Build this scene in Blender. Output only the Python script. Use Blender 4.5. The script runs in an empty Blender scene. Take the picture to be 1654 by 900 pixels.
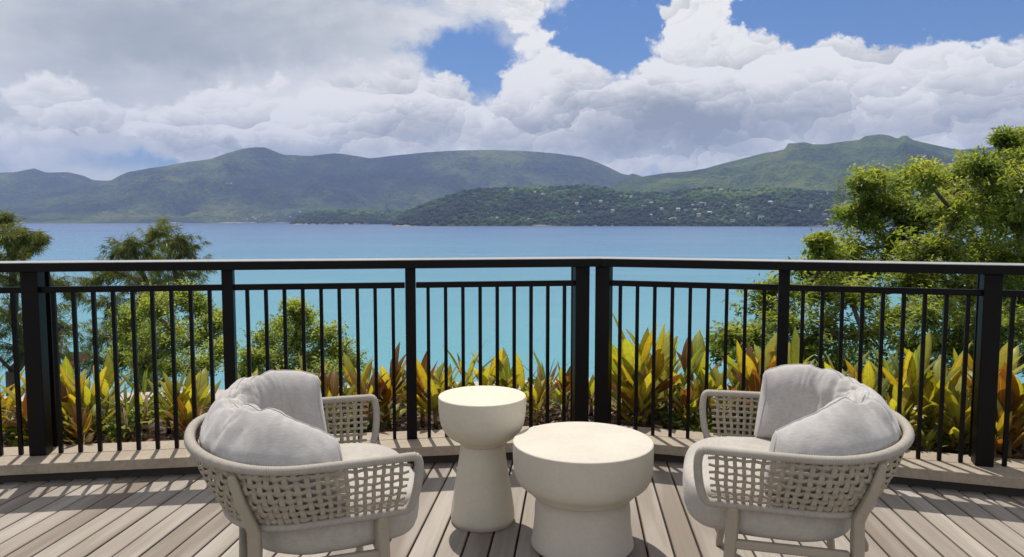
import bpy, math, random
import numpy as np
from mathutils import Vector, Matrix, noise as mnoise

rnd = random.Random(11)
rng = np.random.default_rng(11)
sc = bpy.context.scene
C = sc.collection

# ------------------------------------------------------------------ camera
FPX, CX, CY, HORIZ, CAMH = 1200.0, 827.0, 450.0, 355.0, 1.35
TH = math.atan((CY - HORIZ) / FPX)
cd = bpy.data.cameras.new('camera'); cam = bpy.data.objects.new('camera', cd); C.objects.link(cam)
cd.sensor_width = 36.0; cd.lens = 36.0 * FPX / 1654.0
cd.clip_start = 0.05; cd.clip_end = 60000
cam.location = (0, 0, CAMH); cam.rotation_euler = (math.pi / 2 - TH, 0, 0)
sc.camera = cam

def ray(px, py):
    x = (px - CX) / FPX; y = -(py - CY) / FPX
    return Vector((x, math.cos(TH) + y * math.sin(TH), -math.sin(TH) + y * math.cos(TH)))
def azel(px, py):
    d = ray(px, py).normalized()
    return math.atan2(d.x, d.y), math.asin(d.z)
def at(px, py, Y):
    d = ray(px, py); t = Y / d.y
    return Vector((0, 0, CAMH)) + d * t

# ------------------------------------------------------------------ sun and sky
SUN_EL, SUN_AZ = math.radians(67), math.radians(-16)      # azimuth from +Y, clockwise
sunv = Vector((math.sin(SUN_AZ) * math.cos(SUN_EL), math.cos(SUN_AZ) * math.cos(SUN_EL), math.sin(SUN_EL)))
ld = bpy.data.lights.new('sun', 'SUN'); ld.energy = 4.7; ld.angle = math.radians(0.5); ld.color = (1.0, 0.945, 0.86)
sun = bpy.data.objects.new('sun', ld); C.objects.link(sun)
sun.rotation_euler = (-sunv).to_track_quat('-Z', 'Y').to_euler(); sun.location = (0, 0, 30)
sc.view_settings.view_transform = 'Standard'; sc.view_settings.look = 'None'
sc.view_settings.exposure = 0.0; sc.view_settings.gamma = 1.0; sc.view_settings.use_curve_mapping = False
sc.cycles.use_denoising = True
try: sc.cycles.denoiser = 'OPENIMAGEDENOISE'
except Exception: pass
sc.cycles.max_bounces = 10; sc.cycles.diffuse_bounces = 5; sc.cycles.glossy_bounces = 3
sc.cycles.transmission_bounces = 4; sc.cycles.transparent_max_bounces = 8; sc.cycles.volume_bounces = 0
sc.cycles.caustics_reflective = False; sc.cycles.caustics_refractive = False
sc.cycles.sample_clamp_indirect = 6.0

class NT:
    """small helper round a node tree"""
    def __init__(s, tree): s.t = tree; s.n = tree.nodes; s.l = tree.links
    def new(s, typ, **kw):
        n = s.n.new(typ)
        for k, v in kw.items(): setattr(n, k, v)
        return n
    def put(s, sock, v):
        if isinstance(v, bpy.types.NodeSocket): s.l.new(v, sock)
        elif v is not None: sock.default_value = v
    def m(s, op, a, b=None, c=None, clamp=False):
        n = s.new('ShaderNodeMath', operation=op, use_clamp=clamp)
        for i, v in enumerate((a, b, c)): s.put(n.inputs[i], v)
        return n.outputs[0]
    def vm(s, op, a, b=None, scale=None):
        n = s.new('ShaderNodeVectorMath', operation=op)
        s.put(n.inputs[0], a)
        if b is not None: s.put(n.inputs[1], b)
        if scale is not None: s.put(n.inputs['Scale'], scale)
        return n.outputs['Value'] if op in ('LENGTH', 'DOT_PRODUCT') else n.outputs[0]
    def noise(s, vec, scale, detail=4, rough=0.5, dist=0.0, out='Fac'):
        n = s.new('ShaderNodeTexNoise'); s.put(n.inputs['Vector'], vec)
        s.put(n.inputs['Scale'], scale); s.put(n.inputs['Detail'], detail); s.put(n.inputs['Roughness'], rough); s.put(n.inputs['Distortion'], dist)
        return n.outputs[0 if out == 'Fac' else 1]
    def vor(s, vec, scale, detail=0, rough=0.5, feature='F1', rand=1.0, smooth=None, out='Distance'):
        n = s.new('ShaderNodeTexVoronoi', feature=feature); s.put(n.inputs['Vector'], vec); s.put(n.inputs['Scale'], scale)
        if 'Detail' in n.inputs: s.put(n.inputs['Detail'], detail); s.put(n.inputs['Roughness'], rough)
        if smooth is not None and 'Smoothness' in n.inputs: s.put(n.inputs['Smoothness'], smooth)
        s.put(n.inputs['Randomness'], rand)
        return n.outputs[out]
    def ramp(s, fac, stops, interp='LINEAR'):
        n = s.new('ShaderNodeValToRGB'); cr = n.color_ramp; cr.interpolation = interp
        while len(cr.elements) < len(stops): cr.elements.new(0.5)
        for e, (p, c) in zip(cr.elements, stops):
            e.position = p; e.color = (c[0], c[1], c[2], 1) if isinstance(c, (tuple, list)) else (c, c, c, 1)
        s.put(n.inputs[0], fac); return n.outputs[0]
    def mix(s, fac, a, b, mode='MIX'):
        n = s.new('ShaderNodeMix', data_type='RGBA', blend_type=mode)
        s.put(n.inputs[0], fac)
        for i, v in ((6, a), (7, b)):
            s.put(n.inputs[i], (*v, 1) if isinstance(v, tuple) and len(v) == 3 else v)
        return n.outputs[2]
    def mr(s, v, a, b, c=0.0, d=1.0, typ='SMOOTHSTEP'):
        n = s.new('ShaderNodeMapRange', interpolation_type=typ)
        for i, x in enumerate((v, a, b, c, d)): s.put(n.inputs[i], x)
        return n.outputs[0]
    def map(s, vec, scale=(1, 1, 1), loc=(0, 0, 0), rot=(0, 0, 0)):
        n = s.new('ShaderNodeMapping'); s.put(n.inputs[0], vec); n.inputs['Scale'].default_value = scale
        n.inputs['Location'].default_value = loc; n.inputs['Rotation'].default_value = rot
        return n.outputs[0]
    def bump(s, h, strength=0.3, dist=0.01, normal=None):
        n = s.new('ShaderNodeBump'); s.put(n.inputs['Height'], h); n.inputs['Strength'].default_value = strength; n.inputs['Distance'].default_value = dist
        if normal is not None: s.put(n.inputs['Normal'], normal)
        return n.outputs[0]

w = bpy.data.worlds.new('World'); sc.world = w; w.use_nodes = True
T = NT(w.node_tree); T.n.clear()
out = T.new('ShaderNodeOutputWorld'); bg = T.new('ShaderNodeBackground'); T.l.new(bg.outputs[0], out.inputs[0])
sky = T.new('ShaderNodeTexSky', sky_type='NISHITA'); sky.sun_disc = False
sky.sun_elevation = SUN_EL; sky.sun_rotation = SUN_AZ % (2 * math.pi); sky.air_density = 1.0; sky.dust_density = 0.6; sky.ozone_density = 2.0
dirv = T.new('ShaderNodeTexCoord').outputs['Generated']
sx = T.new('ShaderNodeSeparateXYZ'); T.l.new(dirv, sx.inputs[0])
az = T.m('ARCTAN2', sx.outputs[0], sx.outputs[1]); el = T.m('ARCSINE', sx.outputs[2])
wob = T.noise(dirv, 5.0, 7, 0.66, out='Color')
wv = T.new('ShaderNodeSeparateXYZ'); T.l.new(wob, wv.inputs[0])
azw = T.m('ADD', az, T.m('MULTIPLY_ADD', wv.outputs[0], 0.24, -0.12))
elw = T.m('ADD', el, T.m('MULTIPLY_ADD', wv.outputs[1], 0.15, -0.075))
def blob(px, py, rx, ry, wgt):
    a, e = azel(px, py)
    u = T.m('DIVIDE', T.m('SUBTRACT', azw, a), rx / FPX); v = T.m('DIVIDE', T.m('SUBTRACT', elw, e), ry / FPX)
    r2 = T.m('ADD', T.m('MULTIPLY', u, u), T.m('MULTIPLY', v, v))
    return T.m('MULTIPLY', T.m('EXPONENT', T.m('MULTIPLY', r2, -1.0)), wgt)
def total(items):
    acc = None
    for it in items:
        b = blob(*it); acc = b if acc is None else T.m('ADD', acc, b)
    return acc
# cloud body: billowing density, read at the point and a little nearer the sun for its own light and shade
grp = bpy.data.node_groups.new('cloud_density', 'ShaderNodeTree')
grp.interface.new_socket('Vector', in_out='INPUT', socket_type='NodeSocketVector')
grp.interface.new_socket('Density', in_out='OUTPUT', socket_type='NodeSocketFloat')
G = NT(grp); gi = G.new('NodeGroupInput'); go = G.new('NodeGroupOutput')
gp = gi.outputs[0]
gw = G.vm('ADD', gp, G.vm('SCALE', G.vm('SUBTRACT', G.noise(gp, 6.0, 4, 0.6, out='Color'), (0.5, 0.5, 0.5)), scale=0.13))
gw2 = G.vm('ADD', gw, G.vm('SCALE', G.vm('SUBTRACT', G.noise(gp, 30.0, 3, 0.6, out='Color'), (0.5, 0.5, 0.5)), scale=0.035))
dens = G.m('MULTIPLY', G.m('SUBTRACT', G.noise(gw, 4.5, 9, 0.62), 0.18), 1.1); puff = None
for k, (scl, wd, wl) in enumerate(((8.0, 0.30, 0.42), (19.0, 0.18, 0.25), (44.0, 0.10, 0.12))):
    vec = gw if k == 0 else gw2
    n = G.new('ShaderNodeTexVoronoi', feature='F1'); G.put(n.inputs['Vector'], vec); n.inputs['Scale'].default_value = scl
    dens = G.m('ADD', dens, G.m('MULTIPLY', G.m('SUBTRACT', 0.55, n.outputs['Distance']), wd))
    off = G.vm('SCALE', G.vm('SUBTRACT', vec, n.outputs['Position']), scale=scl)
    lt = G.m('MULTIPLY', G.vm('DOT_PRODUCT', off, (-0.25, -0.1, 0.95)), wl)
    puff = lt if puff is None else G.m('ADD', puff, lt)
grp.interface.new_socket('Puff', in_out='OUTPUT', socket_type='NodeSocketFloat')
G.l.new(dens, go.inputs[0]); G.l.new(puff, go.inputs[1])
pv = T.map(dirv, (1, 1, 1.55), (3.1, 1.7, 0.35))
gn = T.new('ShaderNodeGroup'); gn.node_tree = grp; T.put(gn.inputs[0], pv)
d0, pf = gn.outputs[0], gn.outputs[1]
holes = total([(735, 100, 85, 46, -0.50), (960, 52, 72, 50, -0.50), (1010, 22, 80, 28, -0.42), (1250, 6, 75, 32, -0.45), (1420, 36, 125, 40, -0.45), (1545, 2, 110, 40, -0.5), (735, 60, 60, 30, 0.06), (265, 264, 100, 20, -0.26)])
body = total([(1130, 80, 105, 80, 0.26), (1130, 15, 75, 50, 0.32), (1290, 70, 60, 45, 0.2), (1380, 85, 50, 40, 0.14), (60, 10, 110, 60, -0.35), (870, 110, 70, 85, 0.26), (1330, 120, 110, 60, 0.22), (1590, 130, 150, 70, 0.26), (1275, 222, 230, 36, 0.40), (300, 150, 240, 46, 0.12), (1020, 190, 220, 55, 0.26), (600, 185, 190, 48, 0.22), (400, 200, 170, 40, 0.14), (90, 205, 130, 36, 0.14), (830, 20, 70, 34, 0.2), (420, 40, 300, 55, -0.30), (100, 90, 200, 70, -0.22)])
cov = T.m('ADD', T.m('ADD', T.m('ADD', d0, holes), body), -0.33)
front = T.mr(cov, -0.02, 0.11)
# thin high sheet behind the heaps
s0 = T.noise(T.map(dirv, (1, 1, 2.4), (0.3, 5.1, 0.0)), 2.6, 8, 0.58, 0.3)
sheet = T.mr(T.m('ADD', T.m('ADD', T.m('MULTIPLY', s0, 1.5), T.m('MULTIPLY', holes, 1.15)), total([(400, 60, 460, 140, 0.28), (100, 170, 300, 120, 0.22), (1000, 235, 700, 40, 0.2), (1270, 222, 200, 40, 0.45), (560, 90, 120, 60, 0.12)])), 0.62, 0.92)
stone = T.m('ADD', T.m('MULTIPLY_ADD', s0, 1.9, -0.16), total([(520, 65, 250, 50, -0.36), (150, 55, 200, 70, -0.34), (40, 150, 130, 50, -0.16), (380, 130, 260, 40, 0.28), (700, 40, 120, 40, 0.2), (1000, 235, 700, 40, 0.18)]), clamp=True)
scol = T.ramp(stone, [(0.0, (0.36, 0.41, 0.47)), (0.35, (0.50, 0.54, 0.58)), (0.65, (0.72, 0.74, 0.755)), (1.0, (0.95, 0.95, 0.94))])
tone = total([(1095, 180, 150, 48, -0.62), (640, 200, 140, 28, -0.38), (1010, 215, 110, 28, -0.23), (380, 222, 220, 22, -0.38), (100, 228, 130, 20, -0.23), (1250, 195, 130, 34, -0.17), (1560, 200, 170, 40, -0.17), (860, 190, 70, 30, -0.17),
              (1140, 50, 110, 60, 0.32), (880, 80, 80, 70, 0.26), (1340, 95, 150, 55, 0.17), (430, 170, 240, 36, 0.29), (60, 195, 110, 30, 0.23), (760, 150, 120, 30, 0.17)])
deep = T.mr(cov, 0.02, 0.30)
bright = T.m('ADD', T.m('ADD', pf, tone), T.m('MULTIPLY_ADD', deep, -0.20, 0.92), clamp=True)
ccol = T.ramp(bright, [(0.0, (0.34, 0.365, 0.405)), (0.3, (0.48, 0.50, 0.525)), (0.6, (0.73, 0.732, 0.73)), (0.85, (0.97, 0.955, 0.93)), (1.0, (1.08, 1.06, 1.03))])
skyc = T.vm('MULTIPLY', sky.outputs[0], (0.044, 0.067, 0.100))
fin = T.mix(front, T.mix(sheet, skyc, scol), ccol)
w.cycles.sampling_method = 'MANUAL'; w.cycles.sample_map_resolution = 256
T.l.new(fin, bg.inputs[0]); bg.inputs[1].default_value = 0.92

# ------------------------------------------------------------------ mesh helpers
def tag(o, label=None, cat=None, group=None, kind=None):
    for k, v in (('label', label), ('category', cat), ('group', group), ('kind', kind)):
        if v: o[k] = v
    return o
def link(name, me, parent=None, loc=None):
    o = bpy.data.objects.new(name, me); C.objects.link(o)
    if parent is not None: o.parent = parent
    if loc is not None: o.location = loc
    return o
def empty(name, loc=(0, 0, 0), rz=0.0):
    o = bpy.data.objects.new(name, None); C.objects.link(o); o.location = loc; o.rotation_euler = (0, 0, rz); o.empty_display_size = 0.1
    return o
def copy_tree(o, parent=None):
    c = o.copy(); C.objects.link(c); c.parent = parent
    for ch in [x for x in o.children]: copy_tree(ch, c)
    return c
def mesh(name, verts, faces, mat, smooth=False):
    me = bpy.data.meshes.new(name)
    me.from_pydata([tuple(v) for v in verts], [], [tuple(f) for f in faces])
    if mat is not None: me.materials.append(mat)
    if smooth:
        me.polygons.foreach_set('use_smooth', [True] * len(me.polygons))
    me.update(); return me
def quads(name, V, F, mat, smooth=False, tint=None):
    """numpy arrays to a mesh, faces of one size"""
    me = bpy.data.meshes.new(name); k = F.shape[1]
    me.vertices.add(len(V)); me.vertices.foreach_set('co', np.ascontiguousarray(V, dtype=np.float32).ravel())
    me.loops.add(F.size); me.loops.foreach_set('vertex_index', np.ascontiguousarray(F, dtype=np.int32).ravel())
    me.polygons.add(len(F)); me.polygons.foreach_set('loop_start', np.arange(0, F.size, k, dtype=np.int32))
    if smooth: me.polygons.foreach_set('use_smooth', np.ones(len(F), dtype=bool))
    if tint is not None:
        a = me.attributes.new('tint', 'FLOAT', 'FACE'); a.data.foreach_set('value', np.asarray(tint, dtype=np.float32))
    if mat is not None: me.materials.append(mat)
    me.update(calc_edges=True); me.validate(); return me
class MB:
    """collects simple solids into one mesh"""
    def __init__(s): s.v = []; s.f = []
    def add(s, vs, fs):
        b = len(s.v); s.v += [Vector(v) for v in vs]; s.f += [tuple(b + i for i in f) for f in fs]; return s
    def box(s, c, size, rz=0.0, ax=None):
        cx, cy, cz = c; a, b, h = (x / 2 for x in size); ca, sa = math.cos(rz), math.sin(rz)
        vs = [(cx + x * ca - y * sa, cy + x * sa + y * ca, cz + z) for z in (-h, h) for x, y in ((-a, -b), (a, -b), (a, b), (-a, b))]
        return s.add(vs, [(3, 2, 1, 0), (4, 5, 6, 7), (0, 1, 5, 4), (1, 2, 6, 5), (2, 3, 7, 6), (3, 0, 4, 7)])
    def tube(s, pts, rad, sides=8, caps=True, flat=None):
        pts = [Vector(p) for p in pts]; n = len(pts); b = len(s.v); prev = None
        if not hasattr(rad, '__len__'): rad = [rad] * n
        for i, p in enumerate(pts):
            t = (pts[min(i + 1, n - 1)] - pts[max(i - 1, 0)])
            t = t.normalized() if t.length > 1e-9 else Vector((0, 0, 1))
            if prev is None:
                up = Vector((0, 0, 1)) if abs(t.z) < 0.9 else Vector((0, 1, 0)); x = t.cross(up).normalized()
            else:
                x = (prev - t * prev.dot(t)).normalized()
            prev = x; y = t.cross(x)
            for k in range(sides):
                a = 2 * math.pi * k / sides; s.v.append(p + (x * math.cos(a) + y * math.sin(a)) * rad[i])
        for i in range(n - 1):
            for k in range(sides):
                k2 = (k + 1) % sides; s.f.append((b + i * sides + k, b + i * sides + k2, b + (i + 1) * sides + k2, b + (i + 1) * sides + k))
        if caps:
            s.f.append(tuple(b + k for k in reversed(range(sides)))); s.f.append(tuple(b + (n - 1) * sides + k for k in range(sides)))
        return s
    def build(s, name, mat, parent=None, smooth=False, loc=None):
        return link(name, mesh(name, s.v, s.f, mat, smooth), parent, loc)
def bevel(o, wdt, seg=2):
    m = o.modifiers.new('bevel', 'BEVEL'); m.width = wdt; m.segments = seg; m.limit_method = 'ANGLE'; m.angle_limit = math.radians(35)
    return o

# ------------------------------------------------------------------ materials
def mat(name):
    m = bpy.data.materials.new(name); m.use_nodes = True; t = NT(m.node_tree)
    return m, t, t.n['Principled BSDF']
def coords(t, kind='Object'): return t.new('ShaderNodeTexCoord').outputs[kind]
def worldpos(t): return t.new('ShaderNodeNewGeometry').outputs['Position']

def wood_deck():
    m, t, b = mat('weathered_deck_wood')
    oi = t.new('ShaderNodeObjectInfo').outputs['Random']
    v = coords(t)
    off = t.vm('ADD', v, t.vm('SCALE', (7.0, 13.0, 3.0), scale=oi))
    g = t.noise(t.map(off, (70, 2.2, 20)), 1.0, 6, 0.62)
    g2 = t.noise(t.map(off, (9, 0.8, 3)), 1.0, 3, 0.5)
    blot = t.noise(off, 5.0, 5, 0.6)
    tone = t.ramp(oi, [(0.0, (0.175, 0.138, 0.104)), (0.25, (0.25, 0.214, 0.174)), (0.5, (0.335, 0.297, 0.25)), (0.75, (0.29, 0.256, 0.216)), (1.0, (0.21, 0.173, 0.136))])
    c = t.mix(t.mr(g, 0.35, 0.75), tone, (0.17, 0.135, 0.11)); 
    c = t.mix(0.55, tone, c)
    c = t.mix(t.m('MULTIPLY', t.mr(g2, 0.42, 0.66), 0.35), c, (0.46, 0.41, 0.365))
    c = t.mix(t.m('MULTIPLY', t.mr(blot, 0.55, 0.75), 0.22), c, (0.2, 0.17, 0.145))
    t.l.new(c, b.inputs['Base Color']); b.inputs['Roughness'].default_value = 0.72
    t.l.new(t.bump(g, 0.35, 0.003), b.inputs['Normal'])
    return m
def plain(name, col, rough=0.6, nscale=20, amt=0.12, bumps=0.0, bdist=0.004, metallic=0.0, spec=None, detail=5):
    m, t, b = mat(name)
    v = coords(t); n = t.noise(v, nscale, detail, 0.6)
    big = t.noise(v, nscale * 0.12, 3, 0.5)
    f = t.m('ADD', t.m('MULTIPLY', n, 0.6), t.m('MULTIPLY', big, 0.4))
    d = tuple(x * (1 - amt * 1.6) for x in col); l = tuple(min(1, x * (1 + amt)) for x in col)
    t.l.new(t.ramp(f, [(0.3, d), (0.7, l)]), b.inputs['Base Color'])
    b.inputs['Roughness'].default_value = rough; b.inputs['Metallic'].default_value = metallic
    if spec is not None: b.inputs['Specular IOR Level'].default_value = spec
    if bumps: t.l.new(t.bump(n, bumps, bdist), b.inputs['Normal'])
    return m
def stone(name, col, pit):
    m, t, b = mat(name); v = coords(t)
    n = t.noise(v, 60, 6, 0.65); big = t.noise(v, 6, 5, 0.6); pits = t.mr(t.vor(v, 95.0), 0.16, 0.03); sel = t.mr(t.noise(v, 22, 3, 0.5), 0.5, 0.66)
    pt = t.m('MULTIPLY', pits, sel)
    f = t.m('ADD', t.m('MULTIPLY', n, 0.45), t.m('MULTIPLY', big, 0.55))
    c = t.ramp(f, [(0.3, tuple(x * 0.86 for x in col)), (0.7, tuple(x * 1.04 for x in col))])
    sp = t.new('ShaderNodeSeparateXYZ'); t.l.new(v, sp.inputs[0])
    scuff = t.m('MULTIPLY', t.mr(t.m('ADD', sp.outputs[2], t.m('MULTIPLY', big, 0.05)), 0.065, 0.02), 0.3)
    c = t.mix(scuff, c, (0.30, 0.25, 0.19)); c = t.mix(t.m('MULTIPLY', pt, pit), c, tuple(x * 0.55 for x in col))
    t.l.new(c, b.inputs['Base Color']); b.inputs['Roughness'].default_value = 0.82; b.inputs['Specular IOR Level'].default_value = 0.3
    t.l.new(t.bump(t.m('SUBTRACT', n, t.m('MULTIPLY', pt, 2.0)), 0.22, 0.0012), b.inputs['Normal'])
    return m
def fabric(name, col, weave=900.0, amt=0.08):
    m, t, b = mat(name)
    v = coords(t)
    a = t.noise(t.map(v, (weave, weave * 0.12, weave * 0.12)), 1.0, 2, 0.5); c2 = t.noise(t.map(v, (weave * 0.12, weave * 0.12, weave)), 1.0, 2, 0.5)
    h = t.m('ADD', a, c2); blot = t.noise(v, 9, 4, 0.6)
    f = t.m('ADD', t.m('MULTIPLY', h, 0.32), t.m('MULTIPLY', blot, 0.36))
    t.l.new(t.ramp(f, [(0.32, tuple(x * (1 - amt * 1.8) for x in col)), (0.68, tuple(min(1, x * (1 + amt)) for x in col))]), b.inputs['Base Color'])
    b.inputs['Roughness'].default_value = 0.95; b.inputs['Specular IOR Level'].default_value = 0.15
    try: b.inputs['Sheen Weight'].default_value = 0.15
    except Exception: pass
    t.l.new(t.bump(h, 0.25, 0.0015), b.inputs['Normal'])
    return m
def leafmat(name, stops, trans, tfac=0.45, rough=0.45, by='tint', mid=None):
    m, t, b = mat(name)
    if by == 'tint':
        a = t.new('ShaderNodeAttribute'); a.attribute_name = 'tint'; f = a.outputs['Fac']
    else:
        f = t.new('ShaderNodeObjectInfo').outputs['Random']
    c = t.ramp(f, stops)
    if mid is not None:
        uv = t.new('ShaderNodeUVMap').outputs[0]; s = t.new('ShaderNodeSeparateXYZ'); t.l.new(uv, s.inputs[0])
        across = t.m('ABSOLUTE', t.m('SUBTRACT', s.outputs[0], 0.5))
        vein = t.m('MULTIPLY', t.mr(t.m('SINE', t.m('MULTIPLY', t.m('SUBTRACT', s.outputs[1], t.m('MULTIPLY', across, 0.5)), 120.0)), 0.2, 1.0), 0.3)
        c = t.mix(t.mr(across, 0.05, 0.0), c, mid)
        c = t.mix(vein, c, t.mix(0.5, c, (0.05, 0.05, 0.01)))
        bl = t.noise(t.map(uv, (3, 5, 1)), 2.0, 4, 0.6)
        rim_ = t.mr(t.m('ADD', across, t.m('MULTIPLY', bl, 0.5)), 0.55, 0.78)
        c = t.mix(t.m('MULTIPLY', t.mr(bl, 0.5, 0.72), 0.5), c, (0.15, 0.07, 0.018)); c = t.mix(t.m('MULTIPLY', rim_, 0.7), c, (0.17, 0.085, 0.03))
        c = t.mix(t.m('MULTIPLY', t.mr(s.outputs[1], 0.5, 0.0), 0.45), c, (0.10, 0.12, 0.02))
    t.l.new(c, b.inputs['Base Color']); b.inputs['Roughness'].default_value = rough; b.inputs['Specular IOR Level'].default_value = 0.35
    tr = t.new('ShaderNodeBsdfTranslucent'); t.l.new(t.mix(1.0, c, trans, 'MULTIPLY'), tr.inputs[0])
    mx = t.new('ShaderNodeMixShader'); mx.inputs[0].default_value = tfac
    t.l.new(b.outputs[0], mx.inputs[1]); t.l.new(tr.outputs[0], mx.inputs[2])
    t.l.new(mx.outputs[0], t.n['Material Output'].inputs[0])
    return m

M = {}
M['deck'] = wood_deck()
M['void'] = plain('shaded_subfloor', (0.012, 0.011, 0.010), 0.9)  # near-black sheet: shade of the void below the boards is in its colour
M['curb'] = plain('pale_stone_curb', (0.345, 0.285, 0.215), 0.8, 45, 0.2, 0.25, 0.003)
M['recess'] = plain('shaded_recess', (0.05, 0.042, 0.036), 0.85)  # shadow gap under the curb lip painted into the riser's dark colour
M['rail'] = plain('dark_bronze_metal', (0.006, 0.0045, 0.0042), 0.42, 40, 0.15, spec=0.13)
M['plate'] = plain('pale_glare_metal', (0.36, 0.345, 0.335), 0.35, 40, 0.15, spec=0.6)  # glare along the handrail top put into a pale colour
M['stone'] = stone('cream_cast_stone', (0.63, 0.58, 0.47), 0.5)
M['stone_big'] = stone('sandy_cast_stone', (0.575, 0.53, 0.45), 0.9)
M['cushion'] = fabric('grey_linen', (0.45, 0.425, 0.405), 420.0, 0.13)
M['seat'] = fabric('greige_linen', (0.42, 0.385, 0.34), 420.0, 0.13)
M['rope'] = plain('taupe_rope', (0.335, 0.285, 0.22), 0.85, 300, 0.2, 0.5, 0.0012)
M['rim'] = plain('pale_wound_rope', (0.36, 0.325, 0.28), 0.85, 300, 0.10, 0.4, 0.001)
M['legs'] = plain('greige_painted_wood', (0.33, 0.28, 0.215), 0.55, 25, 0.06)
M['soil'] = plain('planter_soil', (0.06, 0.042, 0.03), 0.95, 30, 0.3, 0.8, 0.02)
M['coping'] = plain('pale_pink_coping', (0.40, 0.335, 0.29), 0.8, 30, 0.08)
M['bark'] = plain('grey_brown_bark', (0.10, 0.08, 0.062), 0.9, 14, 0.3, 0.6, 0.02)
M['litter'] = leafmat('dry_leaf_litter', [(0.0, (0.10, 0.05, 0.03)), (0.5, (0.26, 0.16, 0.10)), (1.0, (0.42, 0.32, 0.24))], (1, 0.7, 0.4), 0.15, 0.8)
M['cover'] = leafmat('ground_cover_leaf', [(0.0, (0.03, 0.06, 0.012)), (0.5, (0.10, 0.15, 0.02)), (1.0, (0.22, 0.27, 0.03))], (1.6, 1.5, 0.5), 0.4)
M['leaf_gold'] = leafmat('golden_leaf', [(0.0, (0.44, 0.32, 0.03)), (0.4, (0.55, 0.46, 0.06)), (0.75, (0.36, 0.38, 0.06)), (1.0, (0.36, 0.22, 0.035))], (1.45, 1.35, 0.5), 0.5, by='obj', mid=(0.55, 0.5, 0.1))
M['leaf_lime'] = leafmat('lime_leaf', [(0.0, (0.28, 0.31, 0.045)), (0.5, (0.44, 0.43, 0.07)), (1.0, (0.20, 0.25, 0.045))], (1.55, 1.5, 0.5), 0.5, by='obj', mid=(0.45, 0.45, 0.1))
M['leaf_bronze'] = leafmat('bronze_red_leaf', [(0.0, (0.15, 0.06, 0.02)), (0.5, (0.22, 0.13, 0.03)), (1.0, (0.27, 0.11, 0.025))], (1.35, 1.1, 0.4), 0.5, by='obj', mid=(0.4, 0.25, 0.08))
M['leaf_green'] = leafmat('striped_green_leaf', [(0.0, (0.10, 0.16, 0.03)), (1.0, (0.24, 0.29, 0.07))], (1.3, 1.3, 0.5), 0.45, by='obj', mid=(0.5, 0.52, 0.25))
M['stem'] = plain('leafy_stem', (0.16, 0.10, 0.04), 0.7)
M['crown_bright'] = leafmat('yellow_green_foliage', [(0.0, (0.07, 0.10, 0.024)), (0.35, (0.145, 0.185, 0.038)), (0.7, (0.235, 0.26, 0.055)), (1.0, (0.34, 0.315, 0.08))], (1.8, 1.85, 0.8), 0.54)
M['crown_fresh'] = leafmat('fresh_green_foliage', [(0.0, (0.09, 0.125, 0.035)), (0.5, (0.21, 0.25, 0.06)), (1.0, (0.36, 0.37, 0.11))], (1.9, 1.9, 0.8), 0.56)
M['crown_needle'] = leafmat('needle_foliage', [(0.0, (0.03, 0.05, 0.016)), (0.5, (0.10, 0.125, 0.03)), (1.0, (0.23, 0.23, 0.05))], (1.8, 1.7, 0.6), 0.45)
M['terracotta'] = plain('terracotta_tiles', (0.36, 0.13, 0.08), 0.75, 12, 0.2, 0.4, 0.02)
M['render_wall'] = plain('pale_render', (0.6, 0.56, 0.5), 0.85, 4, 0.06)
M['white_wall'] = plain('white_house_wall', (0.50, 0.49, 0.47), 0.8, 0.4, 0.05)
M['grey_roof'] = plain('pale_metal_roof', (0.40, 0.41, 0.42), 0.6, 0.5, 0.1)
M['red_roof'] = plain('faded_red_roof', (0.33, 0.2, 0.16), 0.7, 0.5, 0.1)
M['dark_window'] = plain('dark_window', (0.05, 0.06, 0.07), 0.2)

def hill_mat(name, cols, scale, sand=True, bstr=1.0):
    m, t, b = mat(name); p = worldpos(t)
    a = t.noise(p, scale, 8, 0.62); bb = t.noise(p, scale * 0.22, 4, 0.55); fine = t.noise(p, scale * 9, 3, 0.6)
    f = t.m('ADD', t.m('ADD', t.m('MULTIPLY', a, 0.45), t.m('MULTIPLY', bb, 0.45)), t.m('MULTIPLY', fine, 0.25))
    c = t.ramp(f, [(0.42, cols[0]), (0.53, cols[1]), (0.60, cols[2]), (0.68, cols[3])])
    if sand:
        s = t.new('ShaderNodeSeparateXYZ'); t.l.new(p, s.inputs[0])
        low = t.mr(s.outputs[2], SEA + 6.0, SEA + 2.5)
        msk = t.mr(t.noise(p, 0.004, 3, 0.5), 0.50, 0.60)
        c = t.mix(t.m('MULTIPLY', low, msk), c, (0.55, 0.5, 0.43))
    t.l.new(c, b.inputs['Base Color']); b.inputs['Roughness'].default_value = 0.95; b.inputs['Specular IOR Level'].default_value = 0.1
    t.l.new(t.bump(t.m('ADD', a, t.m('MULTIPLY', fine, 0.5)), bstr, 80.0), b.inputs['Normal'])
    return m
SEA = -20.0
M['range'] = hill_mat('forested_mountain', [(0.010, 0.021, 0.012), (0.028, 0.052, 0.015), (0.072, 0.108, 0.020), (0.14, 0.165, 0.032)], 0.0045)
M['far_range'] = hill_mat('cloud_shaded_forest', [(0.005, 0.009, 0.011), (0.014, 0.024, 0.017), (0.05, 0.07, 0.018), (0.12, 0.14, 0.035)], 0.0032)  # forest greens darkened: cloud shadow over these ranges put into the colour
M['headland'] = hill_mat('wooded_headland', [(0.014, 0.026, 0.010), (0.028, 0.05, 0.014), (0.055, 0.08, 0.02), (0.10, 0.09, 0.055)], 0.012)
M['canopy'] = leafmat('far_wood_canopy', [(0.0, (0.006, 0.016, 0.008)), (0.4, (0.017, 0.046, 0.012)), (0.7, (0.055, 0.11, 0.018)), (1.0, (0.13, 0.19, 0.028))], (1, 1, 1), 0.05, 0.9)
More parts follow.
